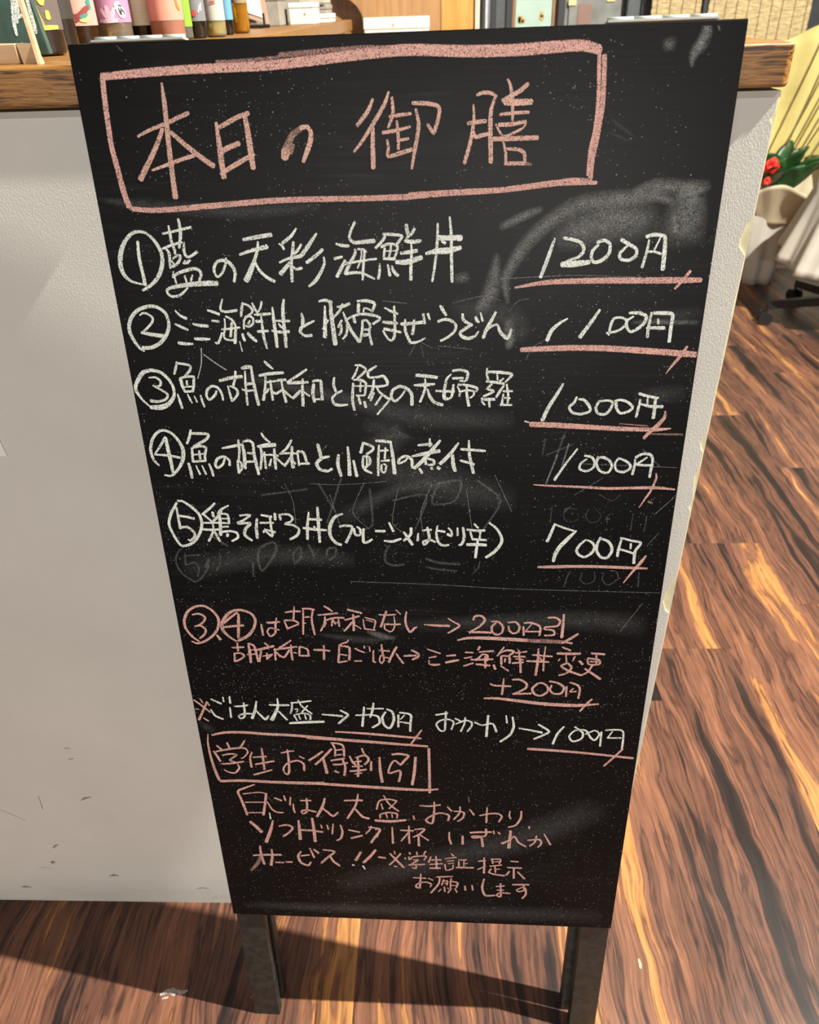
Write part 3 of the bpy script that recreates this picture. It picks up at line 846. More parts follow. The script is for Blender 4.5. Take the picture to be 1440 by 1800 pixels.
1823,6641,14 1877,6641,24 1921,6613,21 1915,6558,21 1909,6515,18
1818,6614,17 1809,6519,26 1806,6463,25 1817,6386,22
1813,6590,12 1920,6590,14
1880,6637,12 1872,6543,20
1839,6511,17 1909,6511,15
1854,6503,19 1870,6439,22
1902,6459,23 1912,6410,23
2011,6753,17 1956,6718,24 1940,6688,23 1954,6660,20 2022,6664,20 2065,6671,24 2093,6628,27 2089,6597,21 2027,6586,21 1928,6590,14
1987,6641,18 1976,6566,25 1938,6487,19
1983,6534,20 1953,6467,20
2004,6582,15 2040,6526,21 2115,6474,25
2043,6506,18 1990,6430,19
2099,6462,18 2051,6406,19 2002,6349,16
2236,6553,15 2200,6502,18 2153,6462,22 2123,6494,25 2133,6550,26 2187,6585,26 2240,6573,29 2285,6526,29 2287,6430,31
2326,6678,26 2401,6670,30 2492,6658,29
2309,6596,17 2385,6596,32 2472,6604,20
2397,6647,14 2396,6565,23 2353,6454,20
2415,6565,14 2430,6509,26 2468,6453,29 2536,6429,29
2604,6685,12 2567,6642,21 2552,6556,26 2552,6485,34 2601,6489,18 2616,6540,26 2623,6599,18
2480,6547,18 2559,6544,21 2631,6542,20
2615,6711,21 2679,6719,22 2735,6696,25 2725,6634,23
2616,6650,20 2698,6653,21
2672,6630,17 2717,6626,17
2654,6587,12 2673,6540,18 2670,6501,14
2661,6599,18 2725,6595,21 2809,6571,24 2802,6540,15
2673,6540,17 2726,6552,17 2783,6544,17 2783,6508,17 2757,6489,15
2729,6595,18 2730,6516,23 2747,6421,26
2887,6733,13 2885,6687,19 2897,6637,19
2892,6702,21 2985,6698,27 3082,6682,24 3061,6648,19 3033,6617,16
2967,6694,13 2971,6633,16
3017,6648,15 2991,6625,19
2883,6625,18 2950,6617,24 3025,6605,21
2928,6602,21 2895,6563,21 2945,6543,20 2863,6500,20
2852,6488,18 2856,6453,21 2876,6429,17
2871,6476,26 2954,6476,26
2909,6460,21 2914,6409,18
3022,6590,18 2990,6539,23 2965,6492,20
3044,6601,15 3059,6515,20 3058,6444,18
3020,6543,20 3092,6543,18
3021,6519,15 3012,6436,21
3030,6488,17 3075,6485,17
3001,6431,24 3092,6428,17
@price_three w
3489,6602,19 3443,6514,28 3384,6406,32 3341,6297,36
3603,6494,17 3584,6445,24 3549,6410,23 3576,6365,23 3643,6350,24 3716,6375,23 3702,6425,26 3661,6469,24 3619,6475,17
3783,6459,22 3760,6405,24 3783,6355,24 3840,6350,24 3878,6395,24 3887,6449,22 3848,6464,19 3774,6456,19
3915,6449,26 3925,6395,26 3961,6357,22 4025,6375,24 4049,6409,24 4008,6449,22 3950,6469,22 3904,6459,17
4102,6473,17 4096,6404,24 4086,6325,22
4088,6520,24 4159,6498,24 4240,6483,22
4157,6483,15 4163,6429,17
4111,6434,17 4188,6414,26 4285,6412,28
4221,6488,22 4222,6404,28 4223,6315,30
3201,6290,13 3235,6280,13
@underline_three p
3248,6263,48 3431,6257,48 3622,6246,46 3813,6234,42 4003,6224,40 4155,6219,38 4268,6219,32 4370,6227,13
4309,6374,13 4310,6324,28 4263,6254,37 4197,6183,32 4168,6142,27
g 4225,6181,13 4348,6178,17 4472,6176,17
g 3961,6269,9 4075,6259,11 4189,6249,11
@faint_two f
620,6905,9 601,6776,9 555,6658,9
627,6859,9 731,6775,9 799,6728,9
@row_four w
103,5890,17 65,5940,25 52,6027,27 82,6124,27 140,6193,26 199,6211,24 261,6183,26 310,6114,29 334,6038,35 321,5951,33 270,5863,27 197,5796,23 135,5801,19
199,6151,24 152,6081,23 86,6000,14
79,5992,17 186,5984,23 297,5964,25
203,6146,24 204,6060,33 210,5940,35 214,5824,27
428,6215,20 409,6156,26 377,6092,22
423,6183,22 494,6183,26 569,6176,26 553,6135,26 492,6098,26 426,6065,20
414,6055,18 408,5984,25 404,5924,21
424,6055,20 487,6069,24 534,6055,24 516,5984,23 513,5930,21
471,6028,20 470,5952,25
414,5990,14 518,6001,14
405,5927,21 509,5935,21
363,5913,23 371,5841,29 373,5774,25
425,5891,14 449,5808,21
477,5891,14 501,5810,21
541,5908,16 557,5842,25 563,5792,19
687,5963,18 659,5903,23 608,5870,25 596,5908,27 625,5957,27 678,5974,23 720,5941,23 717,5892,23
673,6050,14 741,6063,26 835,6082,26
822,6125,20 818,6028,24 801,5931,18
792,5941,18 790,5865,25 792,5820,19
802,5936,16 824,5909,23 815,5854,21 783,5826,21
858,6109,18 910,6120,26 943,6098,22
851,6093,18 857,5996,33 849,5865,29
943,6098,24 941,5996,28 951,5898,31 961,5810,27
887,6007,22 937,6002,22
862,5925,23 934,5931,22
1024,6188,18 1044,6146,22 1088,6104,18
980,6066,24 1057,6077,42 1133,6082,34
1004,6056,22 1005,5975,24 982,5860,23
1030,6018,18 1029,5865,23
1007,5991,12 1088,5991,20 1148,5984,20
1084,5953,16 1063,5893,25
1119,6045,22 1115,5953,28 1115,5860,25
1126,5964,18 1181,5904,22
1273,6125,20 1225,6051,24 1160,5997,16
1170,6002,18 1252,6008,20 1312,6002,16
1272,6067,22 1260,5964,30 1265,5872,33
1259,5975,24 1190,5888,24
1261,5943,16 1288,5910,20
1313,6018,20 1318,5894,20
1314,6024,20 1363,6013,28 1386,5921,22
1324,5910,18 1405,5913,24
1491,6087,29 1503,6022,33 1510,5969,29
1583,5977,20 1521,5963,31 1470,5915,33 1491,5861,29 1557,5843,27 1597,5865,25
1661,5993,24 1650,5904,33 1671,5797,27
1742,6064,20 1746,5940,29 1744,5805,38
1785,5940,22 1805,5796,31
1876,6105,22 1849,6011,29
1881,6099,22 1956,6064,24 1943,6029,24 1898,5999,22
1870,5981,20 1861,5904,24 1880,5856,27 1935,5826,18
1875,5981,20 1919,5970,24 1922,5916,24 1870,5868,24
1897,5976,13 1899,5892,24
1980,6119,22 2045,6116,28 2110,6107,24
2006,6081,17 1995,5952,24 1989,5802,22
2104,6099,20 2117,5988,31 2129,5821,35
2015,6029,20 2080,6035,20
2059,6058,17 2050,5958,22
2017,5938,15 2088,5943,24
2021,5905,18 2019,5845,22 2046,5833,18 2059,5893,20 2038,5911,15
2248,5971,17 2214,5935,20 2164,5917,22 2177,5959,24 2226,5982,26 2275,5953,28 2277,5876,26
2332,6080,20 2445,6091,28
2430,6140,15 2429,6070,24
2281,5982,17 2358,5998,33 2510,6030,33
2516,6123,22 2445,6035,35 2368,5941,37 2295,5870,29
2390,5971,22 2395,5906,22
2395,5965,17 2461,5942,26 2455,5906,26 2411,5906,22
2339,5870,22 2361,5828,26
2438,5876,26 2449,5864,26
2493,5882,31 2509,5868,31
2666,6100,19 2597,6001,33 2515,5912,33
2618,5995,26 2624,5906,37 2641,5847,28
2688,6045,26 2791,6038,24 2888,6029,22
2752,6123,17 2759,5989,28 2794,5829,28
2684,5944,22 2799,5909,24
@price_four w
3643,6050,16 3586,5964,20 3529,5869,22 3472,5768,26
3726,5960,14 3680,5920,20 3675,5870,22 3731,5850,22 3783,5880,22 3792,5930,20 3766,5975,23 3706,5989,18
3819,5980,27 3807,5920,22 3840,5855,24 3905,5836,22 3936,5891,22 3913,5945,23 3856,5975,27 3812,5965,18
3987,5970,20 3960,5921,20 3975,5861,20 4031,5843,24 4083,5871,23 4083,5911,23 4039,5946,22 3992,5965,18
4118,5961,14 4120,5901,22 4111,5821,24
4121,5975,25 4175,6005,25 4238,6000,25 4262,5951,23 4258,5872,25 4254,5797,24
4215,5976,14 4165,5936,20 4132,5916,18
4137,5911,18 4187,5906,23 4263,5904,22
@underline_four p
3301,5724,11 3447,5715,18 3678,5706,22 3909,5693,26 4092,5697,26 4320,5701,29 4476,5686,16
4304,5832,11 4310,5782,20 4278,5670,22 4241,5597,17 4200,5514,9
g 4271,5572,22 4305,5556,24
@row_five w
209,5555,19 256,5549,23 322,5497,28 381,5427,28 394,5333,28 363,5237,28 302,5151,28 230,5108,28 169,5107,26 124,5198,26 95,5319,28 129,5426,28 201,5537,23
188,5491,19 190,5402,24 191,5277,28
196,5408,24 264,5397,26 331,5380,26
193,5289,24 259,5294,26 310,5242,26 309,5200,26 265,5157,20 245,5169,15
540,5534,21 491,5487,25 412,5422,26
418,5428,23 455,5387,21 483,5357,17
506,5446,28 510,5399,28
594,5464,15 529,5381,26 481,5346,19
411,5339,19 480,5338,21 545,5340,21
396,5273,24 470,5268,26 547,5275,22
494,5322,17 484,5250,24 432,5153,24
497,5262,22 515,5202,26 536,5154,26
658,5511,17 584,5470,23 552,5429,23
565,5452,21 563,5358,32 549,5214,32
578,5429,19 636,5423,23 642,5347,24
583,5382,15 636,5382,15
577,5340,21 646,5335,21
571,5299,19 631,5302,19
565,5248,24 641,5257,24 698,5240,24 703,5192,24 644,5155,22
616,5227,28 607,5203,26
746,5413,21 842,5419,21 772,5366,21 715,5336,26 833,5337,28 784,5283,30 770,5217,30 829,5163,22
897,5384,23 881,5289,30 878,5187,28
938,5420,21 1031,5403,25
919,5343,23 1041,5344,21
1014,5391,21 1015,5303,23 1016,5207,24 953,5266,19 940,5242,17
954,5278,19 1047,5249,24
1061,5438,23 1060,5374,28
1102,5427,25 1107,5374,25
1118,5427,19 1181,5428,23 1215,5393,23 1196,5357,21 1141,5333,21 1214,5322,23 1263,5281,23 1242,5221,28 1174,5178,24
1364,5452,15 1343,5329,27 1331,5180,26
1444,5499,23 1441,5330,32 1439,5151,26
1356,5382,25 1471,5377,25
1301,5295,23 1390,5282,30 1506,5274,25
1398,5312,21 1412,5288,21
1662,5437,17 1588,5403,31 1541,5309,36 1540,5215,31 1584,5147,31 1631,5127,29
1624,5310,19 1678,5321,26 1737,5311,26 1722,5244,26 1674,5151,27
1754,5291,24 1763,5231,24 1805,5231,24 1807,5285,24 1779,5311,17
1838,5292,24 1831,5163,29 1867,5157,26 1910,5187,22
1944,5269,26 2027,5269,26
2065,5354,19 2101,5267,26
2017,5172,19 2089,5166,29 2167,5194,21
2193,5262,19 2227,5201,31 2267,5134,29
2258,5302,28 2251,5235,28 2190,5174,24
2319,5249,17 2313,5175,24
2358,5279,19 2435,5288,21
2400,5310,21 2411,5250,28 2416,5190,26 2374,5135,24 2363,5169,21 2422,5186,24 2470,5163,19
2488,5324,16 2480,5237,24 2499,5157,26 2541,5130,26 2588,5137,21
2494,5278,19 2553,5267,26
2582,5305,19 2611,5272,21 2612,5225,21 2576,5245,28
2664,5306,19 2665,5232,21
2711,5313,23 2723,5226,28 2707,5152,28 2677,5134,19
2810,5347,21 2845,5307,21
2746,5291,21 2822,5281,26 2904,5284,23
2776,5267,19 2794,5200,21
2864,5268,19 2859,5201,19
2794,5196,24 2918,5188,23
2748,5141,31 2837,5142,33 2919,5138,28
2842,5180,21 2832,5092,28 2825,5009,26
2937,5361,19 3009,5296,23 3053,5202,28 3037,5135,31 2980,5059,33 2916,5011,26
@price_five w
3446,5178,30 3467,5235,29 3501,5347,23
3497,5352,18 3584,5315,21 3676,5285,18
3692,5288,16 3632,5218,36 3557,5122,39 3521,5035,36 3515,4977,27
3781,5200,18 3728,5143,26 3708,5085,26 3744,5038,26 3795,5029,25 3848,5077,26 3860,5135,28 3831,5177,23 3789,5196,16
3905,5225,21 3882,5154,28 3884,5087,26 3927,5025,28 3977,5021,28 4012,5079,28 4007,5136,28 3969,5188,26 3901,5215,20
4085,5203,19 4070,5118,26 4066,5037,26
4075,5222,19 4171,5195,23 4255,5172,24 4215,5091,28 4217,4966,28
4170,5166,19 4172,5114,20
4075,5109,21 4142,5090,23 4202,5067,21
@underline_five p
3382,4917,23 3512,4921,32 3720,4929,32 3927,4928,31 4135,4921,31 4338,4914,21
4314,5044,15 4277,4976,33 4221,4888,23 4147,4761,10
@note_one p
178,4043,19 118,4099,25 70,4192,29 70,4290,29 121,4389,29 202,4445,25 285,4452,27 359,4399,27 404,4309,29 383,4198,27 319,4109,27 236,4045,27 159,4018,23 105,4042,17
157,4351,17 221,4364,23 273,4331,25 266,4288,23 224,4244,23 162,4216,19
163,4218,17 221,4225,21 262,4183,25 243,4126,25 188,4075,21
363,4122,21 391,4067,34
546,4051,19 485,4100,25 432,4174,35 433,4260,35 486,4347,35 555,4402,29 637,4412,27 725,4375,27 758,4303,29 731,4204,29 664,4116,35 563,4057,29
598,4385,23 525,4329,25 454,4261,23
437,4211,23 522,4225,27 637,4237,27
604,4367,23 590,4238,33 569,4089,25
809,4255,14 812,4193,25 815,4125,19
867,4274,27 924,4275,27 991,4285,18
965,4331,14 946,4245,23 937,4159,23 886,4114,19 861,4170,19 892,4213,19 977,4190,16
1053,4393,18 1125,4406,22 1201,4407,20
1145,4460,14 1127,4322,20
1034,4302,16 1060,4204,23
1039,4302,20 1126,4303,22 1174,4274,18
1061,4210,21 1168,4261,20
1228,4432,16 1215,4275,20 1204,4145,19
1218,4438,18 1279,4439,22 1334,4428,20
1318,4427,18 1299,4313,22 1307,4215,23 1316,4141,18
1231,4342,18 1277,4346,18
1209,4268,14 1240,4275,14
1427,4471,16 1480,4436,20
1364,4368,16 1476,4382,22
1429,4351,18 1413,4266,20 1376,4186,18
1429,4466,16 1501,4414,18
1422,4375,20 1549,4393,23
1435,4311,22 1509,4339,20 1608,4341,22
1434,4289,16 1412,4235,18
1494,4312,18 1485,4247,20
1499,4323,18 1523,4269,18
1553,4324,16 1557,4243,18
1533,4291,13 1563,4270,14
1645,4434,21 1711,4417,23 1777,4397,23
1611,4316,18 1680,4337,22 1753,4365,21
1695,4380,20 1697,4294,27 1692,4196,24
1686,4299,22 1633,4228,22 1599,4189,14
1707,4262,14 1763,4220,13
1787,4328,13 1792,4264,16 1799,4215,16
1805,4350,13 1849,4335,16 1902,4314,16 1885,4222,16
1813,4323,11 1888,4298,11
1799,4220,16 1898,4206,14
1936,4384,14 2003,4380,18 2092,4387,16
2009,4422,23 1979,4331,23 1953,4245,25
2098,4440,11 2140,4393,14
2078,4365,12 2084,4290,16 2073,4225,16 2041,4192,16 1988,4224,16 1990,4278,18
1990,4278,20 2061,4274,21 2137,4279,20
2197,4420,14 2187,4357,21 2187,4282,23 2225,4190,23 2266,4235,25 2293,4251,12
2360,4279,12 2471,4271,27 2595,4268,28
2582,4353,14 2639,4311,18 2692,4275,21 2640,4225,23 2582,4186,16
@note_two p
489,3974,15 542,3977,23 611,3983,21
551,4032,19 548,3937,23
508,3910,19 500,3807,23
507,3904,19 566,3911,23 602,3880,21 556,3834,23 500,3807,21
658,4028,19 661,3914,32 658,3797,25
664,4028,21 712,3997,25 724,3915,25 733,3812,23
665,3952,15 723,3953,17
632,3894,15 712,3902,17
816,4037,19 849,4007,21
722,3947,21 814,3974,31 906,4001,27
774,3941,23 744,3812,23
829,3917,17 823,3840,21
783,3878,13 880,3899,19
880,3905,21 821,3840,19
913,3970,23 907,3835,23
925,3932,17 956,3875,17
1079,4074,17 1017,4023,23 956,3983,19
901,3957,21 1013,3978,25 1129,3997,21
1053,3960,21 992,3869,25 933,3913,17
1074,4018,17 1070,3922,25 1073,3839,23
1092,3929,15 1122,3923,15
1155,4000,21 1146,3892,21
1160,4000,19 1230,3970,23 1235,3894,21
1146,3892,21 1245,3894,21
1292,3965,23 1365,3964,27 1447,3956,19
1393,4018,19 1383,3852,25
1634,4091,13 1619,4063,20 1572,4045,20 1534,4017,15
1542,4011,18 1532,3915,24 1521,3818,22
1552,4017,20 1638,3996,26 1627,3849,24
1550,3916,18 1610,3906,18
1521,3818,22 1606,3838,20
1692,3992,15 1732,3965,20 1781,3943,17
1680,3839,18 1749,3843,18
1782,4022,16 1784,3994,18
1831,4017,13 1837,3956,16
1869,3968,15 1864,3843,22 1887,3832,17
1920,3974,15 2024,3965,20
1950,4042,18 1953,3970,24 1963,3902,20 1966,3857,18 1941,3817,17 1924,3856,17 1940,3913,16 1976,3891,16 2013,3886,16
2094,4017,24 2060,3949,27 2011,3830,22
2087,3939,15 2122,3872,24 2153,3821,22
2160,3912,22 2278,3920,24
2234,3981,22 2297,3943,25 2296,3904,25 2241,3869,24
2388,3996,14 2442,3974,18 2510,3948,16
2401,3895,16 2469,3913,22
2400,3867,13 2405,3821,16 2450,3811,29 2505,3818,22
2569,3921,18 2655,3929,22
2560,3842,27 2632,3861,29 2687,3875,20
@ghost_five f
236,4718,18 137,4800,20 94,4914,20 116,5014,18 182,5083,13
360,4879,24 406,4967,26 373,4854,22 297,4751,20 236,4718,18
185,4996,20 335,5010,15
190,5027,13 180,4896,22
180,4896,16 268,4928,15 297,4866,18 273,4776,18
521,5006,15 497,4906,18 454,4836,18
853,4948,24 890,5084,26 1015,5146,26 1041,5086,32 999,4987,28 923,4886,24 875,4848,22 858,4998,24
808,4935,22 796,4783,20
1190,4939,22 1187,5026,22 1258,5100,21 1260,5002,24 1187,4914,17
1335,5125,24 1379,5004,24
1489,5008,17 1506,5078,24 1580,5092,24 1562,5009,22 1511,4966,20
2063,5125,19 2025,5056,27 2022,4958,27 2093,4917,24 2190,4932,22
2385,4991,24 2504,4950,31 2685,4938,24
2384,4907,17 2504,4880,19 2661,4868,19
2864,4968,14 2853,4899,17 2818,4856,12
@ghost_price f
3470,5521,6 3463,5370,10
3684,5495,8 3595,5503,11 3572,5440,10 3605,5376,8 3685,5385,6 3696,5450,6
3780,5496,8 3761,5432,10 3799,5373,8 3863,5378,8 3889,5442,6 3836,5496,6
3967,5461,8 3936,5406,11 3952,5365,8
4157,5439,8 4156,5371,10 4153,5292,11
4273,5436,10 4274,5354,11 4267,5280,10
3673,4881,10 3645,4812,13 3626,4711,14
3775,4863,8 3764,4793,12 3818,4744,10 3890,4785,10 3882,4874,8
3966,4865,8 3961,4786,13 4020,4737,12 4097,4808,12 4073,4876,12 4014,4886,8
4272,4879,12 4281,4721,12
4396,5272,11 4314,5149,13
3376,6135,18 3358,5979,11
3526,6174,27 3498,6058,18 3468,5969,15
3627,5526,7 3585,5467,11
3859,5636,6 3967,5575,7 4034,5637,6
@note_one p
2816,4339,18 2835,4383,22 2892,4384,24 2925,4341,25 2894,4285,23 2843,4240,21 2782,4201,23
2782,4199,25 2875,4203,27 2983,4199,25
2985,4324,16 3046,4325,20 3094,4270,25 3086,4201,23 3041,4175,21 2998,4205,23 2992,4268,23 3036,4319,18
3139,4314,16 3210,4322,22 3247,4273,24 3235,4216,23 3194,4194,21 3157,4221,21 3145,4277,18
3283,4273,20 3290,4173,21
3287,4311,20 3352,4318,24 3436,4276,24 3436,4176,20
3358,4300,12 3306,4224,14
3306,4217,18 3434,4220,20
3506,4376,20 3572,4378,24 3615,4341,24 3593,4285,22 3487,4271,20 3484,4246,18 3561,4235,22 3569,4185,22 3483,4177,20
3645,4416,20 3646,4293,28 3643,4155,31
@underline_note p
2674,4107,19 2783,4135,31 2959,4135,39 3218,4124,43 3321,4117,41
g 3321,4117,41 3425,4112,47 3579,4109,47 3682,4105,37
3672,4105,18 3744,4091,25
3792,4202,22 3730,4150,29 3652,4092,25
@note_two p
2596,3927,15 2654,3935,19
2596,3855,19 2686,3874,21
2748,3966,19 2822,3965,19
2739,3898,17 2807,3912,19
2734,3805,19 2824,3841,21
2883,4037,25 2868,3998,21
2879,3973,19 3015,3989,23
2911,3947,19 2850,3874,23
2911,3947,19 2959,3935,23 2955,3870,21
2802,3882,21 2892,3884,25 3012,3891,21
2851,3828,21 2914,3823,27 2983,3815,25
2938,3922,21 2941,3784,21
3020,3825,23 3037,3773,27
3112,4036,17 3053,3931,21
3068,3964,19 3140,3998,23 3208,3986,25 3153,3927,23
3090,3932,23 3093,3833,25
3090,3932,21 3163,3927,25 3171,3848,23
3128,3900,21 3124,3860,17
3089,3814,17 3164,3756,21
3249,4006,15 3270,3877,23 3281,3738,23
3327,3989,21 3224,3967,21
3205,3928,19 3315,3928,21
3198,3849,21 3302,3862,21
3227,3902,17 3301,3891,17
3435,4023,17 3437,3881,27 3425,3709,27
3500,4050,12 3493,3908,19 3496,3763,19
3381,3951,19 3569,3936,23
3333,3878,21 3437,3874,25 3542,3870,19
3451,3920,15 3478,3888,19
3655,4047,19 3735,4010,23
3614,3972,27 3722,3971,31 3830,3974,27
3644,3911,15 3630,3885,15
3697,3958,14 3708,3874,17
3781,3940,21 3765,3888,17
3827,3889,25 3861,3851,29
3720,3861,23 3660,3827,23 3737,3769,27 3856,3719,27
3720,3861,21 3760,3809,25 3718,3742,23 3646,3714,19
3856,3719,19 3915,3760,21 3959,3853,21
3933,3982,23 4057,3972,27
3981,3958,18 3989,3867,21
3902,3924,19 4006,3906,25 4016,3855,23 3918,3852,21 3902,3917,19
3926,3885,14 3998,3883,14
3886,3799,21 3970,3735,27 4043,3677,29
@note_three p
2994,3597,15 3027,3575,21 3193,3568,23
3123,3661,15 3118,3566,24 3111,3463,24
3206,3649,21 3280,3651,25 3346,3599,26 3328,3537,26 3218,3473,21
3218,3473,21 3394,3484,24
3452,3608,23 3402,3546,26 3427,3478,26 3492,3459,24 3553,3516,26 3544,3577,23 3494,3616,21 3441,3608,17
3561,3638,19 3642,3620,25 3704,3567,25 3682,3492,26 3608,3490,21 3573,3537,21 3586,3591,17
3729,3581,21 3733,3452,21
3757,3629,19 3834,3598,25 3859,3544,23 3852,3434,23
3795,3556,15 3766,3514,15 3829,3523,17
@underline_note p
2939,3413,19 3085,3414,32 3302,3385,39 3573,3355,43 3842,3348,41 4054,3371,19
3985,3431,21 3937,3368,26 3880,3275,21
@note_four p
14,3313,20 87,3241,22 163,3156,24
148,3292,22 86,3166,26 29,3051,28
81,3333,16 102,3278,16
6,3195,16 50,3193,12
151,3280,18 166,3243,18
83,3078,18 127,3039,20
@note_four w
193,3330,18 242,3300,23 292,3271,24
173,3194,16 207,3113,24 284,3069,24
320,3358,16 320,3296,18
387,3366,23 386,3280,23
374,3224,18 371,3093,24
429,3240,20 498,3246,23 563,3260,20
523,3290,19 522,3203,24 511,3110,24 469,3083,20 453,3120,20 516,3147,22 594,3149,22
657,3312,19 629,3194,29 587,3087,33
638,3194,18 680,3133,26 723,3078,29 763,3129,20
783,3270,21 879,3269,27 986,3272,25
874,3354,17 867,3238,29 791,3074,47
871,3189,21 948,3079,25
1008,3303,19 1096,3312,23 1213,3333,23
1018,3309,19 1011,3230,23 990,3161,19
1084,3342,15 1111,3269,21 1164,3209,23 1214,3164,19
1174,3271,17 1109,3183,19
1039,3218,12 1069,3225,14 1055,3181,14
1023,3143,16 1051,3075,20
1023,3143,14 1122,3171,19 1188,3148,21 1188,3086,21
1071,3145,14 1086,3089,18
1135,3153,14 1145,3091,18
969,3035,26 1141,3053,35 1327,3065,29
1313,3161,20 1430,3153,25 1520,3144,29
1502,3220,22 1577,3164,29 1529,3105,29 1474,3045,27
1656,3159,22 1813,3171,22
1745,3270,22 1731,3147,25 1716,3016,27
1842,3322,20 1826,3222,27 1800,3135,18
1772,3249,18 1939,3254,22
1802,3171,20 1879,3151,27 1893,3065,27 1817,3004,25
1960,3211,22 1924,3138,27 1942,3037,27 1997,3002,29 2040,3113,29 2027,3213,27 1972,3247,22
2087,3179,22 2082,3019,25
2099,3208,22 2209,3183,27 2207,3074,25 2201,2964,25
2148,3174,13 2108,3122,16
2101,3086,18 2190,3071,20
@note_five w
2463,3187,21 2580,3214,21
2565,3233,21 2558,3096,24 2550,2987,21 2505,2986,21 2467,3064,21 2505,3114,21 2580,3136,21 2641,3099,21 2618,2999,18
2655,3148,18 2716,3111,21
2663,3076,15 2716,3105,20 2768,3126,21 2821,3100,22 2819,3045,23 2778,2980,21
2757,3165,15 2749,3082,21 2714,2978,21
2851,3105,21 2927,3068,18 3031,3091,21 3072,2983,27
2984,3196,24 2979,3069,27 2972,2921,30
3162,3201,15 3173,3105,21
3225,3184,18 3242,3058,27 3208,2948,27 3114,2855,27
3295,3040,21 3423,3014,24 3529,2988,27
3486,3095,21 3595,3010,27 3546,2959,27 3451,2902,24
3739,3073,21 3679,2973,27 3643,2842,27
3843,3076,18 3930,3000,24 3922,2921,24 3842,2882,24 3800,2947,21 3854,3027,21 3957,3031,21 4009,2943,24 4057,2905,24 4095,2986,21 4046,3033,18 3961,2982,18
4114,3016,21 4116,2827,21
4149,3037,18 4236,3049,21 4327,3022,21 4336,2794,24
4223,3029,12 4180,2939,18
4180,2939,18 4313,2943,21
@underline_note p
3398,2769,36 3739,2750,33 4043,2724,30 4461,2677,30
4343,2795,24 4265,2680,27 4178,2560,21
1433,2933,21 1655,2925,27 1938,2904,32 2310,2872,25
2317,2983,20 2265,2893,27 2207,2794,23
@student_frame p
97,2862,12 78,2731,22 82,2545,27 102,2356,33 129,2213,35
138,2850,26 286,2891,34 485,2897,36 732,2881,36 979,2874,36 1312,2848,37 1547,2830,33
137,2199,38 403,2216,39 712,2207,41 1020,2204,45 1265,2207,47
1134,2849,39 1478,2830,41 1820,2808,39 2104,2787,34 2377,2769,27
2388,2739,30 2390,2572,30 2392,2338,30 2391,2114,33
1082,2209,36 1438,2190,41 1793,2172,43 2147,2156,42 2359,2153,35 2482,2171,23
@student_title p
165,2707,22 213,2650,24
282,2750,22 298,2679,24
472,2783,20 434,2716,24 392,2669,18
124,2627,20 150,2561,29 176,2484,25
148,2621,20 254,2651,28 358,2674,26 459,2678,24 488,2626,20 445,2558,18 406,2530,14
208,2570,20 287,2592,24 366,2582,20 280,2505,23 362,2468,18
186,2448,21 290,2458,25 426,2490,22
360,2447,18 368,2393,25 313,2323,23 243,2334,19 201,2367,14
529,2627,18 502,2533,22 504,2412,27
535,2554,20 679,2572,22
641,2684,18 640,2538,28 638,2383,27
549,2454,22 753,2508,26
517,2303,27 720,2381,20
840,2624,18 918,2647,22 979,2658,18
910,2673,18 913,2547,26 901,2358,27 867,2323,20 843,2397,22 892,2479,22 997,2523,24 1064,2485,26 1066,2384,26
1032,2584,20 1080,2553,20
1125,2528,26 1207,2593,28 1282,2664,26
1377,2698,28 1287,2580,28 1192,2475,28
1280,2564,30 1296,2456,35 1306,2354,36
1377,2782,23 1496,2755,28 1504,2603,26
1393,2767,21 1417,2692,23 1405,2599,21
1422,2684,19 1487,2694,21
1418,2615,21 1477,2625,21
1360,2536,23 1437,2554,26 1508,2572,26
1380,2482,23 1456,2485,26 1534,2511,23
1484,2556,26 1507,2447,28 1488,2328,28
1391,2388,26 1431,2369,26
1562,2605,21 1587,2528,28 1620,2483,26
1625,2584,23 1696,2617,25 1748,2603,28 1757,2550,28 1713,2494,26
1695,2716,23 1710,2656,21 1753,2596,19
1643,2592,23 1648,2468,26 1634,2318,28
1587,2521,21 1681,2539,21
1583,2458,23 1689,2470,23
1556,2394,26 1651,2406,28 1728,2424,26
1601,2356,19 1678,2372,21
1785,2535,23 1777,2410,30
1875,2600,21 1874,2429,33 1890,2248,35
2003,2643,28 2078,2653,32 2175,2633,32 2133,2563,30 2091,2499,28
2091,2499,25 2029,2559,23 1980,2480,23 1965,2378,26 2072,2421,26 2088,2374,28 2067,2262,26
2249,2613,30 2234,2411,35 2207,2220,31
@note_six p
506,2161,17 397,2108,27 312,2055,29 329,1948,30 352,1831,32 373,1696,27
362,2016,17 536,2047,17 607,2034,15
619,2034,27 590,1875,30 553,1704,32
371,1891,17 605,1901,15
377,1731,17 563,1742,17
618,1909,17 656,1802,22 712,1753,25 780,1751,22
704,1971,22 779,1933,27
811,2009,17 822,1934,22
882,1987,17 865,1869,22
903,1888,15 901,1803,22 909,1753,22
987,1941,22 1102,1946,24
1056,1977,22 1054,1877,27 1040,1775,27 1000,1743,22 985,1782,22 1048,1801,27 1144,1776,27
1256,1985,24 1224,1867,34 1150,1704,34
1221,1834,24 1266,1785,29 1329,1720,29 1388,1781,20
1465,1960,22 1568,1968,26 1664,1972,29
1621,2065,17 1589,1899,27 1486,1692,29
1579,1840,24 1652,1725,32 1724,1699,32
392,1594,38 452,1518,45 505,1433,43
652,1622,20 608,1464,38 538,1275,43
710,1538,22 805,1560,30 863,1519,30 819,1447,28 743,1373,28
938,1635,25 937,1513,35 934,1337,40
954,1488,30 1071,1484,32 1194,1464,30
1093,1676,27 1099,1521,37 1101,1310,40
1184,1576,17 1192,1525,20
1252,1579,17 1262,1510,22
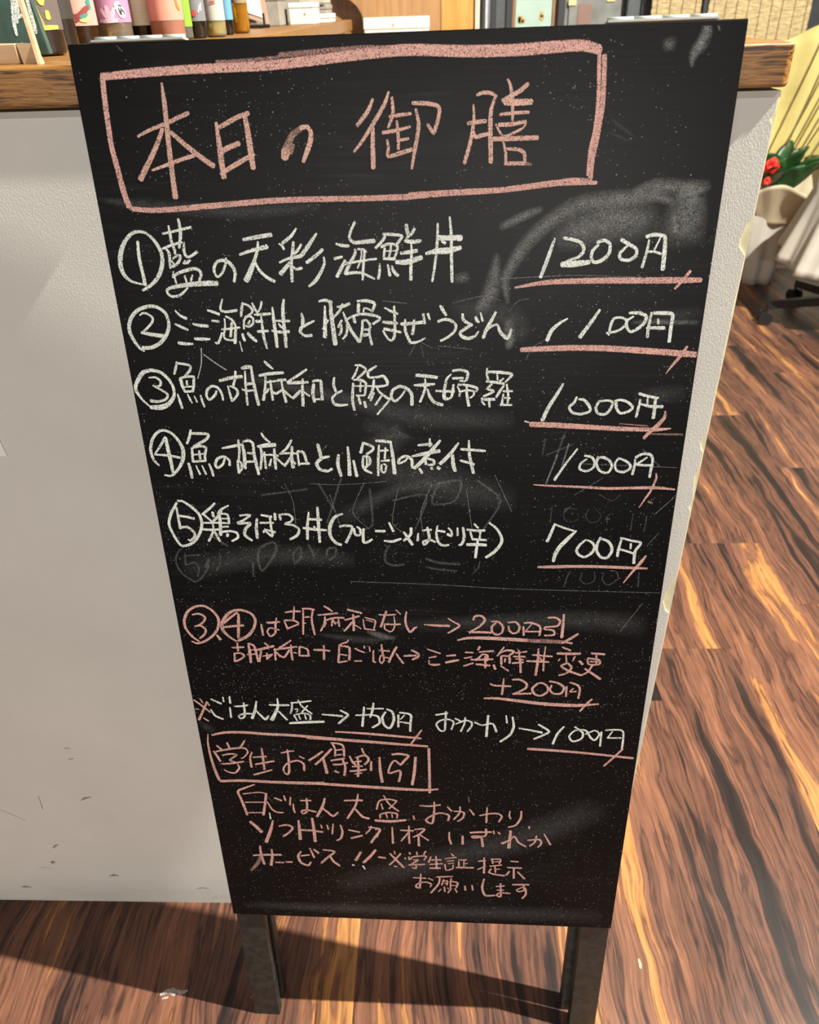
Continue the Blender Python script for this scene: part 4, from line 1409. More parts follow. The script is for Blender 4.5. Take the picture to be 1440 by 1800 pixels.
1321,1600,15 1302,1442,22
1400,1586,17 1418,1483,27 1393,1376,27 1347,1339,22
1488,1512,22 1609,1482,27
1511,1382,32 1638,1431,27
1743,1584,17 1722,1522,22 1676,1459,20
1712,1565,20 1839,1536,27 1786,1429,30 1732,1321,30
366,1049,26 516,1066,31 689,1074,33
461,1208,23 458,1063,31 479,907,34
589,1160,20 582,1032,33 555,892,36
612,945,23 708,946,23
735,957,26 806,960,26
924,1140,20 885,1065,31 908,956,33 987,914,31 1024,971,23
917,1067,23 1015,1090,25
1030,1199,20 1068,1047,26
1073,1183,23 1125,1122,30
1179,1179,23 1310,1158,28 1228,1064,30 1144,959,28
1254,1074,25 1287,993,31 1352,926,31
1606,1163,28 1542,1024,38
1777,1207,30 1709,1096,38 1629,992,35
1803,1086,20 1884,1077,25
g 464,1063,39 396,912,47 311,796,39
@note_six w
625,1741,12 627,1647,20
1500,949,23 1518,940,23
1620,936,23 1642,882,13
@note_six p
1813,1844,22 1846,1968,22 1943,2001,22 2037,1976,25
1897,2055,14 1954,1926,25 2053,1825,22
2030,1966,16 1951,1859,19
1865,1931,16 1882,1847,17
1849,1710,19 1852,1768,22 1936,1801,22 2032,1786,25 2030,1718,22
1914,1781,17 1926,1717,17
1976,1783,14 1982,1726,17
1792,1673,36 1959,1666,42 2126,1693,30
2210,1764,17 2220,1707,22
2281,1920,16 2390,1915,24 2506,1939,22
2438,1983,16 2437,1831,25 2415,1657,28 2347,1693,25 2375,1742,25 2485,1814,25 2594,1790,27 2588,1703,25
2580,1913,19 2628,1849,22
2649,1850,19 2757,1835,24 2745,1749,25 2690,1698,19
2716,1919,19 2710,1824,22 2649,1725,22
2818,1885,16 2867,1802,24
2928,1795,19 3029,1828,24 3124,1832,24 3166,1786,24 3134,1708,22
3006,1921,16 3003,1798,24 3002,1692,25
3250,1875,16 3246,1808,19 3261,1761,22
3371,1880,19 3369,1775,27 3320,1667,24 3239,1631,22
3463,1654,22 3469,1616,16
1787,1531,22 1836,1543,25 1796,1412,25
1974,1579,17 1976,1320,28
2066,1534,22 2206,1530,25
2159,1607,17 2156,1468,25 2160,1328,25
2156,1508,20 2069,1364,25
2220,1550,19 2331,1565,25 2275,1484,25 2204,1431,22
2261,1483,22 2265,1293,31
2274,1474,20 2371,1388,20
2602,1528,19 2602,1429,25 2623,1340,25
2748,1475,25 2749,1346,31
2830,1528,28 2940,1543,30 3064,1549,25
3001,1595,25 2996,1487,25 2873,1451,25 2851,1480,19 2969,1476,25
2955,1465,25 2973,1316,33
3084,1569,19 3092,1521,19
3132,1552,16 3154,1523,27
3269,1578,30 3263,1439,36 3258,1309,42
3179,1376,39 3247,1419,28 3313,1491,22 3358,1404,25 3444,1338,25
3460,1439,22 3589,1454,27 3607,1386,25 3575,1334,22
3552,1512,19 3537,1412,22 3485,1350,22
3632,1545,16 3710,1381,25
1804,1097,20 1876,1084,23
1935,1155,23 2004,1055,29 2086,933,32
2056,1160,26 1982,1043,26 1922,967,23
1986,1198,17 1992,1147,17
2105,1101,17 2108,1070,20
1979,949,23 2008,944,20
2157,1186,17 2163,1155,23
2235,1200,17 2241,1149,20
2341,1215,20 2312,1152,17
2148,1113,20 2154,1062,20 2198,1116,23 2340,1133,23 2318,1070,20
2197,1064,17 2254,1067,23 2181,1001,23
2145,978,23 2325,997,23
2232,1003,17 2223,929,23 2180,938,17
2397,1125,17 2368,1031,20
2397,1074,20 2510,1079,23
2454,1139,17 2460,931,26
2382,1000,20 2525,1018,20
2381,937,26 2503,944,26
2624,1188,17 2652,1148,20
2553,1102,17 2680,1129,20
2581,1062,17 2652,1076,17
2589,1021,17 2653,1035,17
2553,1009,20 2567,915,20 2639,940,20 2646,1003,17
2709,1089,17 2794,1093,20
2709,1068,17 2710,985,23
2766,1092,17 2767,967,17
2766,1030,14 2809,1036,17
2682,963,26 2874,968,28
2928,1079,20 3006,1093,23
2990,1144,17 2996,1020,25 2994,884,26
2924,944,23 3008,1000,20
3075,1128,20 3092,1046,20
3083,1118,20 3174,1122,22 3162,1049,20
3091,1077,14 3168,1087,17
3057,1003,20 3191,1030,20
3114,1006,20 3124,902,20
3123,954,17 3172,961,17
3073,962,20 3053,898,23 3125,870,23 3225,854,26
3287,1097,20 3371,1091,22
3256,992,23 3411,989,25
3326,995,20 3333,817,26
3279,930,20 3246,866,26
3372,925,20 3455,813,26
2191,769,20 2336,765,23
2279,837,17 2270,687,26 2261,600,29 2218,619,26 2248,675,20 2335,701,23 2393,672,26 2386,617,20
2365,767,20 2416,737,20
2459,793,26 2567,805,23 2639,813,20
2495,784,20 2480,676,26 2392,519,26
2539,755,20 2517,657,20
2524,722,17 2582,735,20 2575,660,20
2546,691,12 2575,692,14
2546,637,17 2553,550,20
2509,591,17 2480,546,15
2582,617,17 2597,596,17
2625,780,17 2625,727,17
2611,726,20 2698,709,23 2684,622,20
2618,716,20 2618,619,20
2625,662,14 2683,661,17
2626,608,17 2589,530,20
2669,611,17 2692,546,20
2782,660,17 2789,584,26
2864,675,20 2873,589,20
2999,789,20 2980,638,29 3019,510,32 3128,516,26
3138,668,20 3231,684,23
3147,604,17 3226,612,20
3187,724,17 3194,585,23 3194,497,26 3150,517,23 3185,562,23 3301,558,23
3323,710,23 3416,715,29 3509,720,26
3445,717,20 3456,620,23 3393,595,20 3377,627,17 3461,675,20 3481,557,26 3441,478,23
g 2802,2072,8 2812,1998,11
@eraser_smear f
s 3032,7231,43 3005,7399,84 3050,7507,112 3154,7666,130 3310,7807,135 3491,7912,147 3688,7946,146 3885,7962,132 4042,7971,105 4180,7919,66
s 3881,7999,66 4034,8033,118 4206,8018,131 4400,8027,91
s 4188,7957,66 4377,8003,39
s 4239,7677,402 4276,7893,316 4314,7991,209
s 3372,7689,218 3701,7801,349 4032,7834,345
s 2958,7773,68 3118,7848,81 3250,7897,54
s 2936,7590,56 2901,7317,156 2805,7177,86
s 2630,7417,85 2729,7430,99
s 4190,7844,19 4192,7781,21 4207,7736,40 4207,7719,27
s 3037,7103,86 3057,6957,102 3045,6883,59
s 3981,7081,42 4461,7077,51
s 4232,9010,68 4245,8951,85 4225,8885,103 4182,8826,78 4176,8750,26
s 4306,8993,20 4326,8949,17
s 4016,8912,103 4015,8853,95
s 4234,8936,51 4196,8848,60
s 1816,4188,43 1938,4144,87 2078,4114,54
@eraser_haze f
s 0,8014,43 375,7962,102 1047,7912,126 1638,7941,100
s 3685,8455,38 3849,8347,23
s 3673,8379,31 3834,8313,15
s 24,3013,84 157,2902,144
s 1351,4146,55 1784,4088,109 2111,4141,54
s 1871,5886,289 2543,5730,433 3126,5573,289
s 1647,5397,201 2154,5675,146 2592,5730,144
s 191,4857,320 1002,5016,260 1723,4966,206
s 2115,4259,161 3695,4352,258 4371,4301,307
s 158,183,139 2001,185,269 4320,217,323
s 2631,7207,216 3065,7117,258 3138,6942,174
s 4049,7108,127 4464,7147,125
s 895,6680,93 1714,6487,139 2266,6341,232 3098,6291,183
s 4076,6481,177 4424,6527,176
s 1349,600,399 3289,1401,494 4166,1960,472
s 1889,6267,141 2167,6143,283 1881,6092,143
@board_scratch f
1685,4742,6 2439,4722,6 3161,4684,6 4481,4661,5
2969,7413,4 3305,7426,6 3556,7431,5 3972,7414,4
3333,6958,5 3228,6888,5 3188,6794,5
2500,6910,5 2766,6882,5
2278,6925,5 2345,6947,4 2456,6893,4
2336,6947,4 2276,6835,4
2367,6925,4 2388,6821,4
2081,7259,7 2263,7240,7
2610,7237,4 2845,7289,5 2974,7254,4
3042,7169,4 3103,7245,4 3187,7265,5
3675,5917,6 4467,5884,5
1569,6081,5 1490,5989,5
3650,5629,5 3873,5789,5
2974,5811,7 3130,5464,7
1396,5725,5 1666,5715,5 2059,5749,5
1174,5724,6 1233,5561,6 1238,5338,6
1863,5727,6 1750,5454,6 1892,5286,6
2154,5675,6 2095,5345,6 2242,5233,6
2447,5730,7 2346,5458,7 2368,5234,5
2737,5678,6 2791,5294,6
1561,5618,6 1640,5284,6
340,8971,4 373,8937,5
626,1986,6 680,1902,6
4343,4550,7 4172,4233,6
4500,5634,7 4335,5445,7
3483,5993,14 3405,5734,14
3569,6094,14 3517,5839,14
@ghost_writing f
1470,5725,20 1600,5453,20
1670,5779,20 1517,5340,20
1910,5674,25 1920,5343,20 1842,5286,15
2102,5566,20 2397,5622,20 2294,5290,15
2495,5730,24 2688,5757,24 2641,5570,19 2445,5541,20 2495,5730,19
2832,5758,24 3029,5572,24 2890,5295,20
963,5614,20 1367,5671,20
454,5216,26 595,5101,26
4171,6045,14 4327,5893,14
3390,5993,14 3615,6094,14
"""


def set_attr(me, rows):
    me.attributes.new('tint', 'FLOAT_COLOR', 'POINT'); me.attributes.new('cover', 'FLOAT', 'POINT'); me.attributes.new('fade', 'FLOAT', 'POINT')
    me.attributes['tint'].data.foreach_set('color', [v for c, d, f, e in rows for v in (c[0], c[1], c[2], 1)])
    me.attributes['cover'].data.foreach_set('value', [d*e for c, d, f, e in rows])
    me.attributes['fade'].data.foreach_set('value', [f for c, d, f, e in rows])
TINT = {'p': (.70, .40, .355), 'w': (.80, .83, .78), 'f': (.50, .50, .50)}
CM = {
 'chalk_frame': ('chalk_border', 'broad pink chalk border round the title'), 'chalk_title': ('chalk_writing', 'large pink chalk title'),
 'student_frame': ('chalk_border', 'thin pink chalk box round the student heading'), 'student_title': ('chalk_writing', 'pink chalk heading in the lower box'),
 'row_one': ('chalk_writing', 'white chalk, first menu line'), 'row_two': ('chalk_writing', 'white chalk, second menu line'),
 'row_three': ('chalk_writing', 'white chalk, third menu line'), 'row_four': ('chalk_writing', 'white chalk, fourth menu line'), 'row_five': ('chalk_writing', 'white chalk, fifth menu line'),
 'price_one': ('chalk_writing', 'white chalk price 1200'), 'price_two': ('chalk_writing', 'white chalk price 1100'), 'price_three': ('chalk_writing', 'white chalk price 1000, third line'),
 'price_four': ('chalk_writing', 'white chalk price 1000, fourth line'), 'price_five': ('chalk_writing', 'white chalk price 700'),
 'note_one': ('chalk_writing', 'pink chalk note, first line'), 'note_two': ('chalk_writing', 'pink chalk note, second line'), 'note_three': ('chalk_writing', 'pink chalk plus 200'),
 'note_four': ('chalk_writing', 'chalk note with the first arrow, large rice serving'), 'note_five': ('chalk_writing', 'white chalk note, refill 100'), 'note_six': ('chalk_writing', 'pink chalk text at the foot'),
 'eraser_smear': ('chalk_smear', 'grey eraser smears'), 'eraser_haze': ('chalk_haze', 'faint grey chalk haze'), 'board_scratch': ('scratch', 'fine pale scratches'), 'ghost_writing': ('wiped_writing', 'half wiped old writing'),
 'ghost_five': ('wiped_writing', 'half wiped figure five and words'), 'ghost_price': ('wiped_writing', 'half wiped old prices')}
o = SCUFF.build('scuff_mark', M['chalk'], bpy.data.objects['counter']); tag(o, 'small dark scuffs near the foot', kind='stuff'); set_attr(o.data, SCUFF.attr)
fm = MB(); fm.attr = []
for pts in ([(-.385, .489, .004), (-.375, .494, .007), (-.366, .489, .004)], [(-.372, .497, .003), (-.358, .492, .006), (-.350, .495, .003)], [(-.381, .484, .003), (-.374, .486, .003)]):
    add_ribbon(fm, pts, lambda X, Y, k: Vector((X, Y, .0003 + k*.00002)), ((.75, .74, .72), .55, .3))
o = fm.build('paint_scuff', M['chalk'], floor); tag(o, 'small white paint scuff'); set_attr(o.data, fm.attr)
fm = MB(); fm.attr = []
add_ribbon(fm, [(.2725, .546, .0025), (.273, .540, .004), (.2725, .534, .0025)], lambda X, Y, k: Vector((X, Y, .0003)), ((.85, .68, .36), 1.0, 0))
o = fm.build('yellow_speck', M['chalk'], floor); tag(o, 'tiny yellow speck'); set_attr(o.data, fm.attr)
groups = {}; cur = None
for line in STROKES.strip().split('\n'):
    if line[0] == '@': cur = tuple(line[1:].split()); continue
    kind = 'n'
    if line[:2] in ('g ', 's '): kind = line[0]; line = line[2:]
    groups.setdefault(cur[0], []).append((cur[1], kind, [tuple(float(v)/10 for v in t.split(',')) for t in line.split()]))
SW = 1.0
def clusters(strokes, gap):
    bb = []
    for s_ in strokes:
        p = s_[2]; w = max(q[2] for q in p)/2; bb.append((min(q[0] for q in p)-w, min(q[1] for q in p)-w, max(q[0] for q in p)+w, max(q[1] for q in p)+w))
    left = list(range(len(strokes))); out = []
    while left:
        c = [left.pop(0)]; grow = True
        while grow:
            grow = False
            for j in left[:]:
                if any(max(bb[i][0], bb[j][0]) - min(bb[i][2], bb[j][2]) < gap and max(bb[i][1], bb[j][1]) - min(bb[i][3], bb[j][3]) < gap for i in c):
                    c.append(j); left.remove(j); grow = True
        out.append([strokes[i] for i in sorted(c)])
    return out
items = [(g_, c_) for g_, ss_ in groups.items() for c_ in clusters(ss_, 12 if 'underline' not in g_ else 3)]
for gi, (gname, strokes) in enumerate(items):
    nm, lab = CM.get(gname, ('chalk_underline', 'pink chalk underline with a tick'))
    mb = MB(); mb.attr = []; mb.k = 0
    z0 = .12 if gname in ('eraser_smear', 'eraser_haze') else (.16 if 'ghost' in gname or 'scratch' in gname else .22 + .05*(gi % 5))
    for tint, kind, pts in strokes:
        den, soft = 1.02, 0.0
        if kind == 'g': den, soft = .42, .35
        if kind == 's': den, soft = .34, 1.0
        if 'haze' in gname: den, soft = .085, 1.0
        if 'ghost' in gname: den, soft = .11, .35
        if 'scratch' in gname: den, soft = .26, .1
        c = TINT[tint]; j = random.uniform(-.06, .06)
        if tint == 'p' and gname == 'chalk_title': c = (c[0], c[1]*1.08, c[2]*1.02)
        c = tuple(min(1, v*(1+j)) for v in c)
        add_ribbon(mb, pts, lambda X, Y, k: B(X, Y, z0 + k*.0009), (c, den, soft), (1, 449.2, 1, 898), kind == 's')
    o = mb.build(nm, M['chalk'], fp)
    me = o.data
    set_attr(me, mb.attr)
    if lab: tag(o, lab)

# ================================================================ THINGS ON THE COUNTER
sb = thing('small_chalkboard', (-.35, .64, ZT), 'small green chalkboard stand with wooden ledge at the counter edge', 'sign')
def quadbox(p, q, t):   # p..q: four corners of the face, thickness t backwards
    mb = MB(); mb.hexa([Vector(a) for a in p], [Vector(a)+Vector(q)*t for a in p]); return mb
mb = MB(); mb.hexa([(-.46, .668, 1.0905), (-.2945, .668, 1.0905), (-.2945, .674, 1.0905), (-.46, .674, 1.0905)], [(-.46, .725, 1.26), (-.3435, .725, 1.26), (-.3435, .731, 1.26), (-.46, .731, 1.26)])
mb.build('board', M['green'], sb)
MB().box((-.46, .640, ZT), (-.3060, .655, 1.0985), .0008).build('ledge', M['palewood'], sb)
mb = MB(); mb.hexa([(-.3032, .6395, ZT), (-.2912, .6395, ZT), (-.2912, .648, ZT), (-.3032, .648, ZT)], [(-.3057, .6405, 1.0985), (-.2945, .6405, 1.0985), (-.2945, .648, 1.0985), (-.3057, .648, 1.0985)]); mb.build('ledge_end', M['palewood'], sb)
mb = MB(); mb.hexa([(-.2905, .634, ZT), (-.2880, .634, ZT), (-.2880, .639, ZT), (-.2905, .639, ZT)], [(-.3425, .722, 1.26), (-.3400, .722, 1.26), (-.3400, .727, 1.26), (-.3425, .727, 1.26)]); mb.build('side_rail', M['palewood'], sb)
ck = MB(); ck.attr = []
gb = lambda X, Y, k: Vector((X, .668 + (Y-1.0905)*(.057/.1695) - .0004, Y))
for pts in ([(-.318, 1.138, .002), (-.3165, 1.117, .003), (-.3165, 1.111, .0025)], [(-.3155, 1.1145, .0028), (-.3115, 1.1155, .003), (-.3070, 1.1140, .0026)],
            [(-.3080, 1.140, .002), (-.3065, 1.124, .0028), (-.3035, 1.108, .003), (-.3030, 1.104, .002)], [(-.3185, 1.125, .002), (-.3190, 1.111, .003), (-.3180, 1.103, .002)], [(-.3145, 1.138, .002), (-.3145, 1.1165, .0022)]):
    add_ribbon(ck, pts, gb, ((.74, .76, .72), .95, 0.0))
o = ck.build('chalk_writing', M['chalk'], sb)
set_attr(o.data, ck.attr)

def bottle(x, y, r, glass, labcol, lz, label, H=.19, liquid=None, lab_r=1.015, neck=.4, capcol=(.05, .05, .05)):
    b = thing('bottle', (x, y, ZT), label, 'bottle', None)
    prof = [(r*.70, 0), (r*.93, .0012), (r, .004), (r, H*.58), (r*.93, H*.64), (r*.60, H*.72), (r*neck, H*.78), (r*neck*.92, H*.93), (r*neck, H*.94), (r*neck, H*.965)]
    MB().lathe((x, y, ZT), prof, 32).build('glass_body', glass, b, True)
    if liquid: MB().lathe((x, y, ZT), [(0, .003), (r*.86, .003), (r*.90, .006), (r*.90, lz-ZT+.004), (0, lz-ZT+.004)], 28).build('liquid', liquid, b, True)
    MB().lathe((x, y, ZT), [(r*neck*1.12, H*.93), (r*neck*1.12, H), (0, H)], 20).build('cap', flat(capcol, 'bottle_cap'), b, True)
    lb = MB().lathe((x, y, 0), [(r*lab_r, lz), (r*lab_r, ZT+H*.56)], 40); lb.f = lb.f[:-2]
    lo = lb.build('label', flat(tuple(v*.62 for v in labcol), 'label_paper'), b, True)
    return b, lo
def onlabel(lo, x, y, r, strokes, col, name):
    """print on a bottle label: strokes as (offset across, height, width)"""
    mb = MB()
    cen = math.atan2(-y, -x)            # side that faces the sign
    for pts in strokes:
        add_ribbon(mb, pts, lambda X, Y, k: Vector((x + r*math.cos(cen + X/r), y + r*math.sin(cen + X/r), Y)), None)
    o = mb.build(name, flat(tuple(v*.66 for v in col), name), lo); md = o.modifiers.new('thickness', 'SOLIDIFY'); md.thickness = .00015
    return o
b, lo = bottle(-.3500, .775, .0235, M['blackglass'], (.17, .13, .12), 1.1046, 'dark bottle with gold pagoda label beside the small green chalkboard')
onlabel(lo, -.35, .775, .0242, [[(.004, 1.1075, .012), (.004, 1.112, .009), (.004, 1.117, .006), (.004, 1.122, .004)], [(.014, 1.113, .005), (.014, 1.118, .004)], [(-.012, 1.1065, .003), (.0, 1.1065, .004), (.022, 1.1065, .003)], [(.010, 1.124, .006), (.013, 1.128, .004)]], (.78, .55, .10), 'gold_print')
bottle(-.3895, .915, .0185, M['blackglass'], (.05, .04, .035), 1.112, 'plain black bottle half hidden between the first two labelled bottles')
b, lo = bottle(-.4020, 1.00, .0222, M['darkglass'], (.74, .44, .36), 1.1051, 'brown bottle with salmon label of red brow and teal eyes', liquid=M['amber'])
onlabel(lo, -.402, 1.0, .0229, [[(-.020, 1.1215, .003), (-.012, 1.1195, .006), (-.004, 1.1145, .006), (0, 1.1125, .007), (.005, 1.1145, .006), (.012, 1.1195, .006), (.018, 1.123, .003)], [(0, 1.115, .004), (0, 1.1095, .004)]], (.33, .045, .04), 'red_brow_print')
onlabel(lo, -.402, 1.0, .02295, [[(-.015, 1.1155, .002), (-.010, 1.1142, .004), (-.005, 1.1140, .002)], [(.005, 1.1135, .002), (.010, 1.1142, .004), (.014, 1.116, .002)], [(.018, 1.128, .006), (.019, 1.121, .004)]], (.06, .30, .27), 'teal_print')
onlabel(lo, -.402, 1.0, .02292, [[(-.015, 1.112, .003), (-.008, 1.1105, .005), (-.003, 1.110, .002)], [(.004, 1.110, .002), (.010, 1.1105, .005), (.015, 1.1125, .003)]], (.55, .52, .22), 'olive_print')
b, lo = bottle(-.3760, 1.045, .0198, M['clear'], (.62, .30, .50), 1.1068, 'amber drink bottle with violet-pink lily label and black brush lettering', liquid=M['amber'])
onlabel(lo, -.376, 1.045, .0205, [[(-.012, 1.120, .003), (-.006, 1.113, .006), (-.004, 1.109, .004)], [(-.005, 1.123, .004), (-.004, 1.115, .006), (-.003, 1.110, .003)], [(.003, 1.121, .003), (.0, 1.114, .005), (-.002, 1.110, .003)], [(-.016, 1.1085, .003), (-.006, 1.1085, .004), (.004, 1.109, .004)]], (.85, .58, .72), 'lily_print')
onlabel(lo, -.376, 1.045, .02055, [[(.0065, 1.125, .007), (.012, 1.1155, .010), (.0145, 1.113, .006)]], (.86, .82, .82), 'white_lettering_ground')
onlabel(lo, -.376, 1.045, .02062, [[(.0085, 1.121, .0008), (.0095, 1.1155, .0014), (.0115, 1.1145, .001)], [(.0115, 1.1205, .001), (.0105, 1.116, .0016)], [(.0125, 1.119, .001), (.0145, 1.1165, .0012), (.0145, 1.1145, .001)], [(.009, 1.1235, .001), (.0125, 1.1225, .001)]], (.02, .02, .02), 'black_lettering')
b, lo = bottle(-.3600, 1.095, .0160, M['blackglass'], (1.0, .95, .66), 1.1027, 'dark bottle with cream label of small printed lines')
onlabel(lo, -.36, 1.095, .0166, [[(-.011, z, .00025), (.010, z-.0003, .00025)] for z in (1.1066, 1.1098, 1.1130, 1.1162, 1.1194, 1.1226)], (.75, .68, .42), 'small_print')
b, lo = bottle(-.3255, 1.085, .0203, M['rosedrink'], (.95, .40, .29), 1.107, 'squat bottle with plain coral label above rosy brown glass')
onlabel(lo, -.3255, 1.085, .0209, [[(.015, 1.128, .003), (.0165, 1.121, .004), (.019, 1.117, .002)]], (.85, .22, .03), 'orange_print')
bottle(-.3215, 1.14, .0108, M['clear'], (.30, .56, .04), 1.0994, 'slim bottle with bright lime green label', lab_r=1.03)
b, lo = bottle(-.3145, 1.175, .0135, M['blackglass'], (.26, .25, .27), 1.1047, 'black bottle with grey label and red disc')
onlabel(lo, -.3145, 1.175, .0142, [[(-.003, 1.1125, .006), (.0005, 1.1135, .007)]], (.62, .06, .05), 'red_disc')
onlabel(lo, -.3145, 1.175, .01425, [[(.005, 1.114, .0016), (.008, 1.122, .0016)], [(.009, 1.116, .002), (.010, 1.124, .002)]], (.8, .8, .8), 'white_print')
b, lo = bottle(-.2965, 1.205, .0135, M['clear'], (.66, .62, .55), 1.1045, 'yellow liquor bottle with greyish white label', liquid=M['yellowdrink'])
onlabel(lo, -.2965, 1.205, .0142, [[(-.004, 1.1235, .0014), (.003, 1.1235, .0014)], [(-.003, 1.126, .0014), (.003, 1.126, .0014)]], (.65, .16, .13), 'red_print')
bottle(-.3055, 1.31, .0100, M['blackglass'], (.17, .42, .60), 1.104, 'narrow dark bottle with sky blue label')
bottle(-.2980, 1.37, .0128, M['amber'], (.40, .28, .16), 1.124, 'amber glass bottle without lower label at the row end', H=.12, liquid=M['yellowdrink'])

ez = thing('card_easel', (-.33, 1.72, ZT), 'small black wire easel holding a brown card folder', 'easel')
MB().tube([(-.355, 1.70, ZT+.0015), (-.355, 1.70, 1.115)], .0022).tube([(-.325, 1.70, ZT+.0015), (-.325, 1.70, 1.110)], .0022).tube([(-.365, 1.70, ZT+.004), (-.315, 1.70, ZT+.004)], .003).tube([(-.34, 1.70, ZT+.004), (-.34, 1.76, ZT+.003)], .0025).build('wire_stand', M['plastic'], ez)
mc = thing('menu_card', (-.34, 1.73, 1.095), 'white menu card with brown lower border leaning on the wire easel', 'card')
mb = MB(); mb.hexa([(-.385, 1.712, 1.1105), (-.318, 1.712, 1.0915), (-.318, 1.716, 1.0915), (-.385, 1.716, 1.1105)], [(-.372, 1.745, 1.21), (-.335, 1.745, 1.20), (-.335, 1.749, 1.20), (-.372, 1.749, 1.21)]); mb.build('backing', flat((.33, .21, .15), 'brown_folder'), mc)
mb = MB(); mb.hexa([(-.378, 1.713, 1.1185), (-.330, 1.713, 1.1025), (-.330, 1.7145, 1.1025), (-.378, 1.7145, 1.1185)], [(-.368, 1.743, 1.205), (-.340, 1.743, 1.195), (-.340, 1.7445, 1.195), (-.368, 1.7445, 1.205)]); mb.build('sheet', M['white'], mc)

def carton(x0, x1, y0, y1, z0, z1, label, mat, lidh=.01):
    t = thing('paper_box', ((x0+x1)/2, (y0+y1)/2, z0), label, 'box')
    MB().box((x0, y0, z0), (x1, y1, z1-lidh), .0015).build('box_base', mat, t)
    MB().box((x0-.001, y0-.001, z1-lidh), (x1+.001, y1+.001, z1), .0015).build('lid', mat, t)
    return t
cx = carton(-.322, -.268, 1.98, 2.08, ZT, 1.126, 'upright white box with a gold dot at the counter end', M['white'])
MB().box((-.288, 1.9785, 1.104), (-.285, 1.9795, 1.108)).build('gold_mark', M['gold'], cx)
carton(-.320, -.252, 2.14, 2.26, ZT, 1.104, 'flat white box at the bottom of the far stack', M['white'])
carton(-.318, -.258, 2.145, 2.25, 1.104, 1.122, 'grey brown box in the middle of the far stack', M['greydark'])
carton(-.322, -.262, 2.14, 2.25, 1.122, 1.134, 'thin pale box on top of the far stack', M['grey'])
carton(-.385, -.332, 1.92, 2.02, ZT, 1.14, 'brown grey box left of the white box', M['greydark'])

# ================================================================ RIGHT BACKGROUND
fa = thing('flower_arrangement', (1.47, 3.6, 0), 'gift flower arrangement in cream paper with red bloom and yellow tissue', 'flowers')
def wrap(u, v):
    a = 2*PI*u; r = .078 + .045*v + .010*math.sin(5*a+1.5*v) + .006*math.sin(9*a)
    return (1.475 + r*math.cos(a), 3.62 + r*math.sin(a), .0 + .37*v)
MB().grid(wrap, 48, 10, .002).build('pot_wrap', M['whitecloth'], fa, True)
MB().lathe((1.475, 3.62, 0), [(.0, .0), (.062, .0), (.085, .33), (0, .33)], 24).build('pot', M['cream'], fa, True)
def collar(u, v):
    a = 2*PI*u; r = .10 + .115*v**1.2 + .022*math.sin(4*a+.8)*v + .010*math.sin(11*a)*v
    return (1.500 + r*math.cos(a), 3.60 + r*math.sin(a), .27 + .19*v + .05*v*math.sin(3*a+1.0) + .06*v*math.sin(a))
MB().grid(collar, 60, 10, .002).build('paper_collar', M['cream'], fa, True)
def tissue(u, v):
    x = 1.415 + .42*u; return (x + .03*v, 3.76 + .02*math.sin(14*u) + .02*math.sin(5*u+3*v), .42 + .56*v - .03*math.cos(9*u)*v)
MB().grid(tissue, 30, 10, .0015).build('yellow_tissue', M['yellow'], fa, True)
def sheet(u, v): return (1.37 + .09*u, 3.79 + .012*math.sin(20*u), .40 + .50*v - .02*u)
MB().grid(sheet, 10, 6, .0015).build('white_sheet', M['cream'], fa, True)
def tissue2(u, v):
    return (1.66 + .22*u, 3.56 + .03*math.sin(9*u+2*v), .36 + .30*v + .03*math.sin(7*u))
MB().grid(tissue2, 18, 8, .0015).build('yellow_fold', M['yellow'], fa, True)
for k in range(30):
    ang = random.uniform(-PI, PI); base = Vector((1.44 + random.uniform(-.03, .12), 3.58 + random.uniform(-.03, .04), .40 + random.uniform(0, .06)))
    d = Vector((math.cos(ang)*.55, math.sin(ang)*.4 - .15, random.uniform(.5, 1.2))).normalized(); L = random.uniform(.13, .23); w = random.uniform(.026, .042)
    side = d.cross(Vector((0, 1, .2))).normalized()
    def lf(u, v, base=base, d=d, L=L, w=w, side=side):
        return base + d*L*v + side*(u-.5)*2*w*math.sin(PI*min(1, v*.93+.05))**.8 + Vector((0, 0, -.05*v*v)) + Vector((0, -.006*math.cos(PI*(u-.5)), 0))
    MB().grid(lf, 4, 8, .0008).build('leaf', M['leaf'], fa, True)
for (fx, fy, fz, rr) in ((1.398, 3.505, .515, .034), (1.392, 3.50, .455, .018)):
    for k in range(14):
        a = k*2.4; tl = .25 + .06*k
        def pf(u, v, a=a, tl=tl, rr=rr, fx=fx, fy=fy, fz=fz):
            rad = rr*v*(.5 + .045*k); w = rr*.75*math.sin(PI*min(.97, v*.85+.08))*(u-.5)
            e1 = Vector((math.cos(a), 0, math.sin(a))); e2 = Vector((-math.sin(a), 0, math.cos(a)))
            return Vector((fx, fy, fz)) + e1*rad + e2*w*1.6 + Vector((0, -rr*.6*(1-tl*.7)*v, 0))
        MB().grid(pf, 3, 4, .0008).build('petal', M['red'], fa, True)
for (a_, b_) in (((1.47, 3.58, .45), (1.66, 3.52, 1.05)), ((1.50, 3.59, .45), (1.70, 3.54, 1.03)), ((1.53, 3.56, .44), (1.76, 3.50, 1.0)), ((1.45, 3.6, .45), (1.60, 3.56, 1.10))):
    MB().tube([a_, tuple((p+q)/2 + .008 for p, q in zip(a_, b_)), b_], .0042, 6).build('stem', M['stem'], fa)

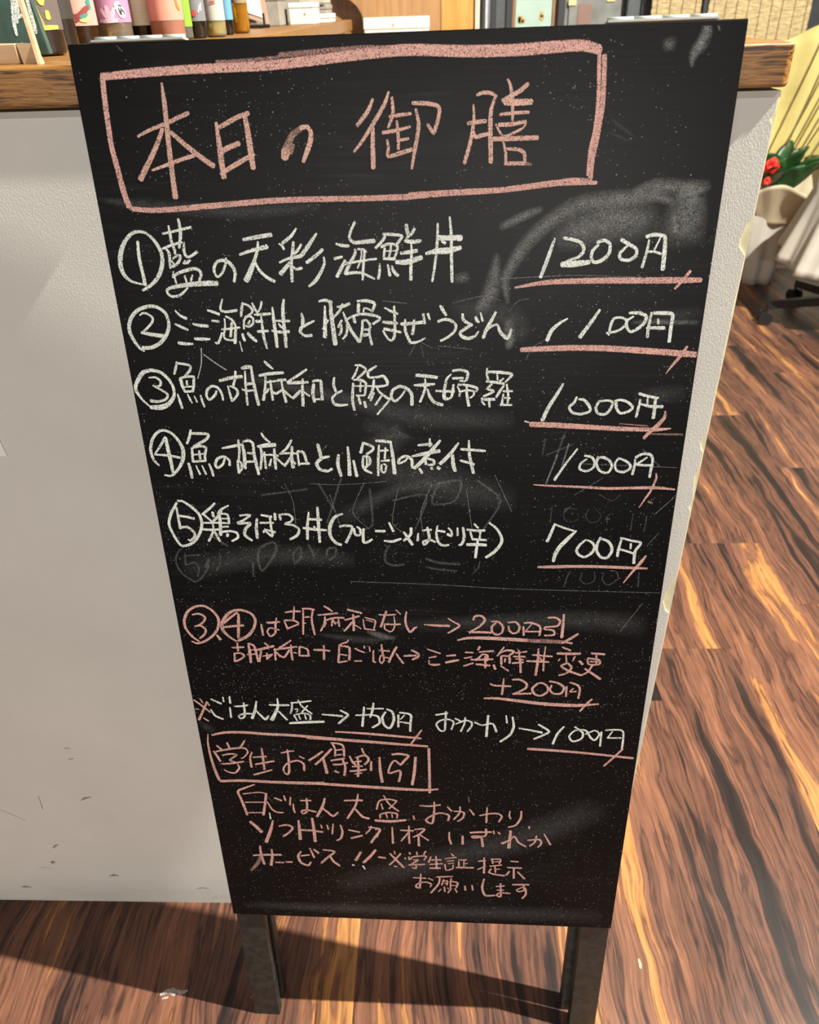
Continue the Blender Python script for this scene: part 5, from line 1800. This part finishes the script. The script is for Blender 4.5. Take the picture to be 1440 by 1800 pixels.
oc = thing('office_chair', (1.60, 3.02, 0), 'black office chair on castors at the right frame edge', 'chair')
cc = Vector((1.62, 3.02, 0))
MB().lathe((cc.x, cc.y, 0), [(.0, .085), (.034, .085), (.036, .125), (.026, .13), (.026, .36), (0, .36)], 20).build('gas_column', M['plastic'], oc, True)
for k, ang in enumerate((177, 249, 321, 33, 105)):
    a = math.radians(ang); d = Vector((math.cos(a), math.sin(a), 0)); s_ = Vector((-d.y, d.x, 0)); e = cc + d*.305
    mb = MB(); p0 = cc + d*.02
    mb.hexa([p0 - s_*.020 + Vector((0, 0, .085)), p0 + s_*.020 + Vector((0, 0, .085)), e + s_*.013 + Vector((0, 0, .062)), e - s_*.013 + Vector((0, 0, .062))],
            [p0 - s_*.020 + Vector((0, 0, .12)), p0 + s_*.020 + Vector((0, 0, .12)), e + s_*.013 + Vector((0, 0, .092)), e - s_*.013 + Vector((0, 0, .092))])
    o = mb.build('leg', M['plastic'], oc); bevel(o, .003, 2)
    w = MB()
    for sgn in (-1, 1):
        c = e + s_*.014*sgn + Vector((0, 0, .026)); n_ = 18; b0 = len(w.v)
        for i in range(n_):
            t = 2*PI*i/n_; off = d*math.cos(t)*.026 + Vector((0, 0, math.sin(t)*.026))
            w.v += [c - s_*.008 + off, c + s_*.008 + off]
        w.f += [(b0+2*i, b0+2*i+1, b0+2*((i+1) % n_)+1, b0+2*((i+1) % n_)) for i in range(n_)]
        w.f += [tuple(b0+2*i for i in range(n_))[::-1], tuple(b0+2*i+1 for i in range(n_))]
    w.tube([e + Vector((0, 0, .03)), e + Vector((0, 0, .068))], .007, 8)
    w.build('castor', M['plastic'], oc)
sx = MB().lathe((1.66, 3.04, 0), [(0, .36), (.19, .36), (.205, .375), (.205, .44), (.19, .452), (0, .455)], 32); sx.build('seat', M['plastic'], oc)
cl = thing('white_cloth', (1.66, 3.04, .25), 'white cloth draped in folds over the black office chair seat', 'cloth')
def cloth(u, v):
    a = 2*PI*u
    if v < .3: r_ = .235*v/.3; return (1.66 + r_*math.cos(a), 3.04 + r_*math.sin(a), .535)
    t = (v-.3)/.7; r_ = .235 + .085*t + .016*t*math.sin(13*a) + .008*t*math.sin(29*a+1)
    return (1.66 + r_*math.cos(a), 3.04 + r_*math.sin(a), .535 - (.27 + .035*math.sin(a*2+.6))*t - .006*min(1, t*8))
MB().grid(cloth, 120, 18, .003).build('cloth', M['whitecloth'], cl, True)
